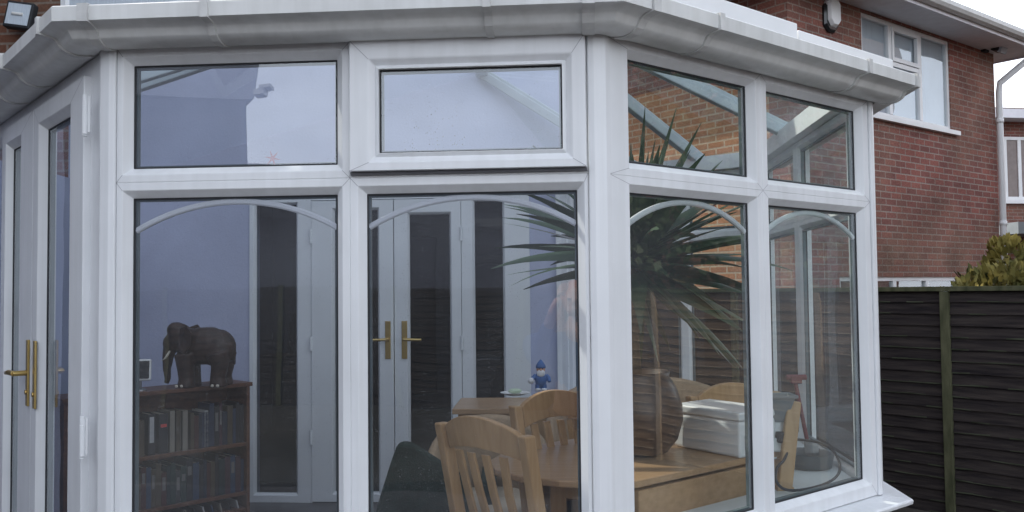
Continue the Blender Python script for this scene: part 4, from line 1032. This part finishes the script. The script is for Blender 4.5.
# red handled tool
rt = at(806, 430, 3.95); r2 = at(795, 378, 3.95)
rd = thing('hand_tool', (rt.x, rt.y, LZ + .02), 'red handled garden tool leaning upright from the dark bowl', 'tool')
mb = MB(); mb.tube([V((rt.x + .01, rt.y - .02, LZ + .03)), V((r2.x + .01, r2.y + .03, r2.z - .02))], .009, 10); mb.build('shaft', M['red'], rd)
mb = MB(); mb.tube([V((r2.x - .03, r2.y + .03, r2.z)), V((r2.x + .06, r2.y + .03, r2.z))], .013, 12); mb.box((r2.x + .012, r2.y + .03, r2.z - .01), (.05, .03, .035)); mb.build('grip', M['red'], rd, bevel=.006)
mb = MB(); a = V((rt.x + .012, rt.y - .025, LZ + .10)); mb.loft([[a + V((-.03, 0, 0)), a + V((0, -.012, 0)), a + V((.03, 0, 0)), a + V((0, .004, 0))], [a + V((-.032, -.01, -.05)), a + V((0, -.024, -.05)), a + V((.032, -.01, -.05)), a + V((0, -.006, -.05))], [a + V((-.004, -.02, -.083)), a + V((0, -.022, -.083)), a + V((.004, -.02, -.083)), a + V((0, -.018, -.083))]]); mb.build('blade', M['metal'], rd)
# black cable in a loop
def onplane(px, py, z):
    r = ray(px, py); return CAM + r * ((z - CAM.z) / r.z)
kb = thing('power_cable', onplane(800, 480, LZ), 'black power cable curled in a loop on the white window ledge', 'cable')
pts = [(782, 437, 3.46), (790, 439, 3.46), (803, 440, 3.48), (820, 443, 3.52), (834, 452, 3.55), (840, 466, 3.52), (836, 477, 3.47), (822, 485, 3.42), (800, 490, 3.36), (784, 489, 3.36), (776, 480, 3.38), (777, 468, 3.40), (784, 460, 3.42), (788, 450, 3.44)]
def crom(P, n=8):
    out = []
    for i in range(len(P) - 1):
        p0, p1, p2, p3 = P[max(i - 1, 0)], P[i], P[i + 1], P[min(i + 2, len(P) - 1)]
        for k in range(n):
            t = k / n; out.append(.5 * ((2 * p1) + (p2 - p0) * t + (2 * p0 - 5 * p1 + 4 * p2 - p3) * t * t + (3 * p1 - p0 - 3 * p2 + p3) * t ** 3))
    return out + [P[-1]]
ring_ = [at(px, py, y) for px, py, y in pts]
for q in ring_: q.z = max(q.z, LZ + .0065)
mb = MB(); mb.tube(crom(ring_), .0055, 8); mb.build('lead', M['black'], kb, smooth=True)
mb = MB(); mb.beam(ring_[0] + V((-.02, 0, 0)), ring_[0] + V((.03, .01, -.004)), .035, .042); mb.build('plug', M['black'], kb, bevel=.006)
kc = thing('machine_lead', (pc.x, pc.y, TT), 'black lead hanging from the side of the white machine over the table edge', 'cable')
sck = pc + pv * .05; e0 = V((sck.x, sck.y, TT + .06)); 
g = pc + pv * .03
mb = MB(); mb.tube(crom([e0, e0 + V((.02, -.015, .0)), e0 + V((.035, -.03, -.05)), e0 + V((.03, -.04, -.12)), e0 + V((.03, -.05, -.17)), e0 + V((.05, -.02, -.192)), e0 + V((.09, .02, -.192))]), .005, 8); mb.build('lead', M['black'], kc, smooth=True)

# ------------------------------------------------------------------ sideboard with gnome and plate
SBZ = .76
sb = thing('sideboard', (.12, 4.98, FZ), 'low wooden sideboard against the lavender wall behind the chairs', 'sideboard')
sx0 = at(452, 410, 4.75).x; sx1 = .52
mb = MB(); mb.prism([(sx0, 4.75), (sx1, 4.71), (sx1 + .03, 5.2), (sx0 + .02, 5.24)], SBZ - .03, SBZ); mb.build('top', M['beech_top'], sb, bevel=.004)
mb = MB(); mb.prism([(sx0 + .03, 4.78), (sx1 - .03, 4.74), (sx1, 5.17), (sx0 + .05, 5.21)], .08, SBZ - .0305); mb.build('carcass', M['beech'], sb, bevel=.003)
SF = Facet((sx0 + .03, 4.78), (sx1 - .03, 4.74), (0, 6))
for k in range(2):
    a = .02 + k * (SF.len - .02) / 2; b = a + (SF.len - .06) / 2
    mb = MB(); SF.box(mb, a, b, .001, .016, .11, SBZ - .06); d_ = mb.build('door', M['beech'], sb, bevel=.003)
    mb = MB(); mb.tube([SF.P(b - .04 if k == 0 else a + .04, .016, .5), SF.P(b - .04 if k == 0 else a + .04, .04, .5)], .012, 10); mb.build('knob', M['brass'], d_)
for x, y in ((sx0 + .07, 4.82), (sx1 - .07, 4.79), (sx1 - .05, 5.12), (sx0 + .09, 5.16)):
    mb = MB(); mb.tube([V((x, y, FZ)), V((x, y, .0795))], .022, 10); mb.build('leg', M['beech'], sb)
def onz(px, py, z): return onplane(px, py, z)
gp = onz(541, 391, SBZ); GZ = 29 / 882 * gp.y
gn = thing('gnome', (gp.x, gp.y, SBZ), 'small blue gnome figurine with a white beard standing on the sideboard', 'gnome')
g0 = V((gp.x, gp.y, SBZ)); k = GZ / .16
def G(x, y, z): return g0 + V((x, y, z)) * k
mb = MB(); mb.ell(G(0, 0, .065), (.034 * k, .030 * k, .045 * k)); mb.tube([G(-.028, 0, .085), G(-.045, -.01, .07), G(-.050, -.028, .058)], [.014 * k, .012 * k, .010 * k], 10); mb.tube([G(.028, 0, .085), G(.044, -.004, .07), G(.046, -.02, .052)], [.014 * k, .012 * k, .010 * k], 10)
mb.tube([G(-.016, 0, .035), G(-.017, -.002, .012)], [.017 * k, .015 * k], 10); mb.tube([G(.016, 0, .035), G(.017, -.002, .012)], [.017 * k, .015 * k], 10)
mb.build('body', M['gnome_blue'], gn, remesh=.003, smoothit=2)
mb = MB(); mb.ell(G(0, -.002, .118), (.024 * k, .024 * k, .025 * k)); mb.ell(G(0, -.026, .117), (.005 * k, .006 * k, .005 * k)); mb.build('head', M['skin'], gn, smooth=True)
mb = MB(); mb.lathe([(.028 * k, G(0, 0, .126).z), (.026 * k, G(0, 0, .14).z), (.015 * k, G(0, 0, .158).z), (.003 * k, G(0, 0, .172).z)], (gp.x, gp.y, 0), 16); mb.build('hat', M['gnome_blue'], gn, smooth=True)
mb = MB(); mb.ell(G(0, -.018, .098), (.023 * k, .015 * k, .022 * k)); mb.build('beard', M['gnome_white'], gn, smooth=True)
for s in (-1, 1):
    mb = MB(); mb.ell(G(s * .017, -.008, .009), (.016 * k, .024 * k, .010 * k)); mb.build('boot', M['gnome_white'], gn, smooth=True)
    mb = MB(); mb.ell(G(s * .009, -.0225, .123), (.003 * k, .003 * k, .0035 * k)); mb.build('eye', M['screen'], gn)
mb = MB(); mb.ell(G(-.055, -.032, .060), (.018 * k, .016 * k, .017 * k)); mb.build('snowball', M['gnome_white'], gn, smooth=True)
pp = onz(515, 395, SBZ)
tag(MB().lathe([(.05, SBZ + .0005), (.055, SBZ + .003), (.088, SBZ + .014), (.09, SBZ + .017), (.085, SBZ + .016), (.05, SBZ + .007), (.001, SBZ + .006)], (pp.x, pp.y, 0), 28).build('plate', M['ceramic'], None, smooth=True), 'white plate on the sideboard beside the blue gnome', 'plate')
mb = MB(); mb.ell((pp.x, pp.y, SBZ + .024), (.042, .026, .016)); tag(mb.build('soap_bar', M['pale_green'], None, smooth=True), 'pale green soap like lump lying on the white plate', 'soap')

# ------------------------------------------------------------------ woven tub chairs
def tub(c, ang, r, h, seat_h, label, m, arms=.72):
    t = thing('tub_chair', (c[0], c[1], FZ), label, 'armchair')
    n = 28; c = V((c[0], c[1], 0)); ro, ri = [], []
    mb = MB(); rings = []
    for i in range(n + 1):
        a = -PI * .58 + 2 * PI * .58 * i / n; kk = abs(a) / (PI * .58)
        top = h - (h - h * arms) * (kk ** 2.2)
        dirv = V((math.cos(a + ang), math.sin(a + ang), 0))
        fl_ = 1.06
        rings.append([c + dirv * (r * .86) + V((0, 0, seat_h - .3)), c + dirv * (r * fl_) + V((0, 0, top - .02)), c + dirv * (r * fl_ - .02) + V((0, 0, top)), c + dirv * (r * fl_ - .045) + V((0, 0, top - .02)), c + dirv * (r * .80) + V((0, 0, seat_h - .3))])
    mb.loft(rings); mb.build('back', m, t, smooth=True)
    mb = MB(); mb.lathe([(r * .7, seat_h - .06), (r * .84, seat_h - .04), (r * .84, seat_h + .03), (r * .7, seat_h + .06), (.001, seat_h + .065)], c, 28); mb.build('cushion', M['cushion'], t, smooth=True)
    mb = MB(); mb.lathe([(r * .78, .12), (r * .82, seat_h - .061)], c, 28); mb.build('base', m, t, smooth=True)
    for k in range(4):
        a = ang + PI / 4 + k * PI / 2; mb = MB(); p = c + V((math.cos(a), math.sin(a), 0)) * r * .68; mb.tube([p + V((0, 0, FZ)), p + V((0, 0, .119))], .02, 8); mb.build('leg', m, t)
    return t
p = at(640, 380, 4.75); tub((p.x, p.y - .25), R(85), .49, p.z, .42, 'large tan woven tub chair with a rounded back behind the yucca pot', M['rattan'])
p = at(490, 416, 4.25); tub((p.x, p.y - .2), R(92), .27, p.z, .40, 'low tan tub chair in front of the sideboard, behind the nearest chair', M['rattan'])
# third wooden chair behind the machine
ch3 = copy_thing(ch1, 'beech chair mostly hidden behind the white machine at the right of the table')
place(ch3, 706, 394, 762, 391, True)

# dark green armchair
gc = at(418, 443, 3.95)
ga = thing('green_armchair', (gc.x - .05, gc.y, 0), 'dark green cloth draped armchair left of the nearest beech chair', 'armchair')
ca = V((gc.x + .02, gc.y, 0)); rg = Matrix.Rotation(R(-24), 3, 'Z')
def gbox(name, c, s, bev=.05): 
    mb = MB(); mb.box(ca + rg @ V(c), s, rg); mb.build(name, M['green'], ga, bevel=bev, seg=4)
mb = MB()
gy = 3.78
out_ = [at(x, y, gy) for x, y in ((362, 560), (378, 500), (390, 462), (396, 446), (401, 442.5), (410, 443), (420, 449), (440, 462), (468, 480), (480, 560))]
mb = MB(); mb.loft([[p + V((.01, -.05, 0)) for p in out_], [p + V((0, .05, 0)) for p in out_]]); mb.build('back', M['green'], ga, bevel=.03, seg=4)
def gbox(name, c, s, bev=.05):
    mb = MB(); mb.box(V((at(420, 470, gy).x, gy, 0)) + V(c), s); mb.build(name, M['green'], ga, bevel=bev, seg=4)
gbox('seat', (0.09, .34, .28), (.36, .46, .20)); gbox('arm', (-.10, .33, .36), (.06, .44, .36), .03); gbox('arm', (.28, .33, .36), (.07, .48, .40), .03)
for x, y in ((-.15, .1), (.22, .1), (-.15, .55), (.22, .55)):
    mb = MB(); q = V((at(420, 470, gy).x + x, gy + y, 0)); mb.tube([q + V((0, 0, FZ)), q + V((0, 0, .18))], .02, 8); mb.build('leg', M['shelf_wood'], ga)

# small red star sticker on the top left pane
u, h = FF.hit(272, 158, -.028)
st = MB(); vs = []
for i in range(12):
    rr = .026 if i % 2 == 0 else .006; a = i * PI / 6 + .2; vs.append((u + rr * math.cos(a), h + rr * math.sin(a)))
st.loft([[FF.P(x, d, z) for x, z in vs] for d in (-.0338, -.0325)])
so = st.build('star_sticker', mat('faded red sticker', (0.40, 0.16, 0.22), 0.6), None)
cst = FF.P(u, -.033, h); so.data.transform(Matrix.Translation(-cst)); so.location = cst
tag(so, 'small faded red star sticker inside the top left pane', 'sticker')

# ------------------------------------------------------------------ the photographer, seen as a faint reflection
pr = thing('person', (-.04, -.34, -.30), 'person with auburn hair and blue top holding up a phone, reflected beside the corner post', 'person')
gz = -.30; px0, py0 = -.05, -.36
def skin_mesh(name, joints, edges, m, parent, sub=2):
    me = bpy.data.meshes.new(name); off = parent.location
    me.from_pydata([V(j[0]) - off for j in joints], edges, []); o = bpy.data.objects.new(name, me); COL.objects.link(o)
    md = o.modifiers.new('skin', 'SKIN'); md.use_smooth_shade = True
    for i, j in enumerate(joints):
        me.skin_vertices[0].data[i].radius = j[1] if isinstance(j[1], tuple) else (j[1], j[1])
    me.skin_vertices[0].data[0].use_root = True
    s_ = o.modifiers.new('sub', 'SUBSURF'); s_.levels = sub; s_.render_levels = sub
    dg = bpy.context.evaluated_depsgraph_get(); dg.update(); me2 = bpy.data.meshes.new_from_object(o.evaluated_get(dg)); o.modifiers.clear(); o.data = me2
    me2.materials.clear(); me2.materials.append(m)
    for p in me2.polygons: p.use_smooth = True
    o.parent = parent; return o
def Q(x, y, z): return V((px0 + x, py0 + y, z))
J = [(Q(0, 0, .72), (.15, .10)), (Q(0, 0, .86), (.125, .09)), (Q(0, .0, 1.02), (.145, .095)), (Q(0, 0, 1.10), (.10, .075)), (Q(0, .005, 1.17), .052), (Q(0, .012, 1.24), .05),
     (Q(-.30, .0, 1.08), .052), (Q(-.23, .06, .95), .044), (Q(-.10, .27, 1.28), .032), (Q(-.07, .30, 1.33), .028),
     (Q(.15, .0, 1.08), .052), (Q(.24, .06, .95), .044), (Q(.17, .27, 1.28), .032), (Q(.145, .30, 1.33), .028),
     (Q(-.09, 0, .60), .088), (Q(-.095, .015, .20), .058), (Q(-.10, -.01, -.22), .042), (Q(.09, 0, .60), .088), (Q(.095, .015, .20), .058), (Q(.10, -.01, -.22), .042)]
Ed = [(0, 1), (1, 2), (2, 3), (3, 4), (4, 5), (2, 6), (6, 7), (7, 8), (8, 9), (2, 10), (10, 11), (11, 12), (12, 13), (0, 14), (14, 15), (15, 16), (0, 17), (17, 18), (18, 19)]
body = skin_mesh('body', J, Ed, M['skin'], pr)
JT = [(a, (tuple(x * 1.08 for x in b) if isinstance(b, tuple) else b * 1.14)) for a, b in J]
top = [JT[i] for i in (0, 1, 2, 3)] + [(Q(-.30, .0, 1.08), .062), (Q(-.23, .06, .95), .054), (Q(-.14, .21, 1.19), .045), (Q(.15, 0, 1.08), .062), (Q(.24, .06, .95), .054), (Q(.195, .21, 1.19), .045)]
skin_mesh('jersey', top, [(0, 1), (1, 2), (2, 3), (2, 4), (4, 5), (5, 6), (2, 7), (7, 8), (8, 9)], M['blue_top'], pr)
tr2 = [(Q(0, 0, .72), (.160, .112)), (Q(-.09, 0, .60), .098), (Q(-.095, .015, .20), .072), (Q(-.10, -.008, -.21), .060), (Q(.09, 0, .60), .098), (Q(.095, .015, .20), .072), (Q(.10, -.008, -.21), .060)]
skin_mesh('jeans', tr2, [(0, 1), (1, 2), (2, 3), (0, 4), (4, 5), (5, 6)], M['denim'], pr)
hc = Q(0, .03, 1.315)
mb = MB(); mb.ell(hc, (.072, .09, .112)); mb.ell(hc + V((0, .03, -.055)), (.052, .055, .055)); mb.ell(hc + V((0, .092, -.012)), (.012, .018, .02))
for s in (-1, 1): mb.ell(hc + V((s * .073, -.005, -.01)), (.012, .02, .03)); mb.ell(hc + V((s * .03, .07, .012)), (.022, .02, .012))
mb.ell(hc + V((0, .078, -.055)), (.024, .014, .010)); mb.build('head', M['skin'], pr, remesh=.008, smoothit=3)
for s in (-1, 1):
    mb = MB(); mb.ell(hc + V((s * .03, .084, .008)), (.013, .008, .008)); mb.build('eye', M['screen'], pr)
mb = MB(); mb.ell(hc + V((0, -.02, .025)), (.086, .095, .112))
for s in (-1, 1):
    for k in range(5): mb.tube([hc + V((s * .05, .02 - .025 * k, .06)), hc + V((s * (.088 + .004 * k), .01 - .025 * k, -.03)), hc + V((s * (.094), .0 - .025 * k, -.14)), hc + V((s * .085, .02 - .02 * k, -.24))], [.03, .026, .024, .008], 8)
mb.build('hair', M['hair'], pr, remesh=.008, smoothit=2)
for s in (-1, 1):
    mb = MB(); q = Q(s * .10, .04, -.26); mb.ell(q, (.045, .12, .04)); mb.ell(q + V((0, -.05, .02)), (.045, .06, .055)); mb.build('shoe', M['shoe'], pr, smooth=True)
# hands: palm, four fingers and thumb round the phone edges
for s, wx in ((-1, -.07), (1, .145)):
    wv_ = Q(wx, .30, 1.33); ins = -s
    jj = [(wv_, .026), (wv_ + V((0, .012, .05)), (.036, .016))]; ee = [(0, 1)]
    for k in range(4):
        b = wv_ + V((-s * .0 + (k - 1.5) * .004, .018 + .0, .05 + .016 * (k - 1))); L_ = (.058, .066, .062, .048)[3 - k]
        i0 = len(jj); jj += [(b, .0095), (b + V((ins * L_ * .45, .022, .006)), .0088), (b + V((ins * L_ * .9, .014, .004)), .0078)]; ee += [(1, i0), (i0, i0 + 1), (i0 + 1, i0 + 2)]
    i0 = len(jj); jj += [(wv_ + V((ins * .018, -.006, .03)), .0115), (wv_ + V((ins * .036, -.012, .055)), .0098), (wv_ + V((ins * .045, -.008, .08)), .008)]; ee += [(0, i0), (i0, i0 + 1), (i0 + 1, i0 + 2)]
    skin_mesh('hand', jj, ee, M['skin'], pr, 1)
ph = thing('phone', (.03, -.045, 1.38), 'dark phone held up in the reflected person\'s hands', 'phone')
mb = MB(); mb.box((.055, -.046, 1.385), (.138, .008, .067)); mb.build('case', M['screen'], ph, bevel=.003)
mb = MB(); mb.tube([V((0, -.0415, 1.39)), V((0, -.0395, 1.39))], .005, 12); mb.build('lens', M['metal'], ph)
#INTERIOR-END
# ------------------------------------------------------------------ light
SUN_EL = R(43); sd = V((-0.853, 0.522, 0)).normalized()
sv = V((sd.x * math.cos(SUN_EL), sd.y * math.cos(SUN_EL), math.sin(SUN_EL)))
ld = bpy.data.lights.new('sun', 'SUN'); ld.energy = 4.8; ld.angle = R(0.5); ld.color = (1.0, 0.93, 0.82)
lo_ = bpy.data.objects.new('sun', ld); COL.objects.link(lo_); lo_.rotation_euler = (-sv).to_track_quat('-Z', 'Y').to_euler()
wd = bpy.data.worlds.new('World'); scene.world = wd; wd.use_nodes = True
nt = wd.node_tree; nt.nodes.clear()
wo = N(nt, 'ShaderNodeOutputWorld'); bg = N(nt, 'ShaderNodeBackground'); L(nt, bg.outputs[0], wo.inputs[0])
sk = N(nt, 'ShaderNodeTexSky'); sk.sky_type = 'NISHITA'; sk.sun_disc = False; sk.sun_elevation = SUN_EL; sk.sun_rotation = math.atan2(sd.x, sd.y)
sk.dust_density = 3.0; sk.air_density = 1.0
tcw = N(nt, 'ShaderNodeTexCoord'); sx = N(nt, 'ShaderNodeSeparateXYZ'); L(nt, tcw.outputs['Generated'], sx.inputs[0])
cl = N(nt, 'ShaderNodeTexNoise'); cl.inputs['Scale'].default_value = 2.6; cl.inputs['Detail'].default_value = 7; cl.inputs['Roughness'].default_value = .55
mpw = N(nt, 'ShaderNodeMapping'); mpw.inputs['Scale'].default_value = (1, 1, 2.6); L(nt, tcw.outputs['Generated'], mpw.inputs[0]); L(nt, mpw.outputs[0], cl.inputs['Vector'])
m1w = N(nt, 'ShaderNodeMapRange'); L(nt, sx.outputs[2], m1w.inputs[0]); m1w.inputs[1].default_value = 0.0; m1w.inputs[2].default_value = 0.75; m1w.inputs[3].default_value = 0.80; m1w.inputs[4].default_value = 0.22
m2w = N(nt, 'ShaderNodeMapRange'); L(nt, cl.outputs[0], m2w.inputs[0]); m2w.inputs[1].default_value = 0.35; m2w.inputs[2].default_value = 0.65; m2w.inputs[3].default_value = -0.15; m2w.inputs[4].default_value = 0.15
adw = N(nt, 'ShaderNodeMath', operation='ADD'); adw.use_clamp = True; L(nt, m1w.outputs[0], adw.inputs[0]); L(nt, m2w.outputs[0], adw.inputs[1])
mxw = N(nt, 'ShaderNodeMix', data_type='RGBA'); L(nt, adw.outputs[0], mxw.inputs[0])
L(nt, sk.outputs[0], mxw.inputs[6]); mxw.inputs[7].default_value = (22.5, 23.6, 25.5, 1)
L(nt, mxw.outputs[2], bg.inputs[0]); bg.inputs[1].default_value = 0.15

scene.render.engine = 'CYCLES'
scene.view_settings.view_transform = 'Standard'; scene.view_settings.look = 'None'; scene.view_settings.exposure = 0
cy = scene.cycles
cy.max_bounces = 10; cy.diffuse_bounces = 4; cy.glossy_bounces = 5; cy.transparent_max_bounces = 40; cy.transmission_bounces = 6
cy.caustics_reflective = False; cy.caustics_refractive = False; cy.sample_clamp_indirect = 6.0
cy.use_denoising = True
try: cy.denoiser = 'OPENIMAGEDENOISE'
except Exception: pass
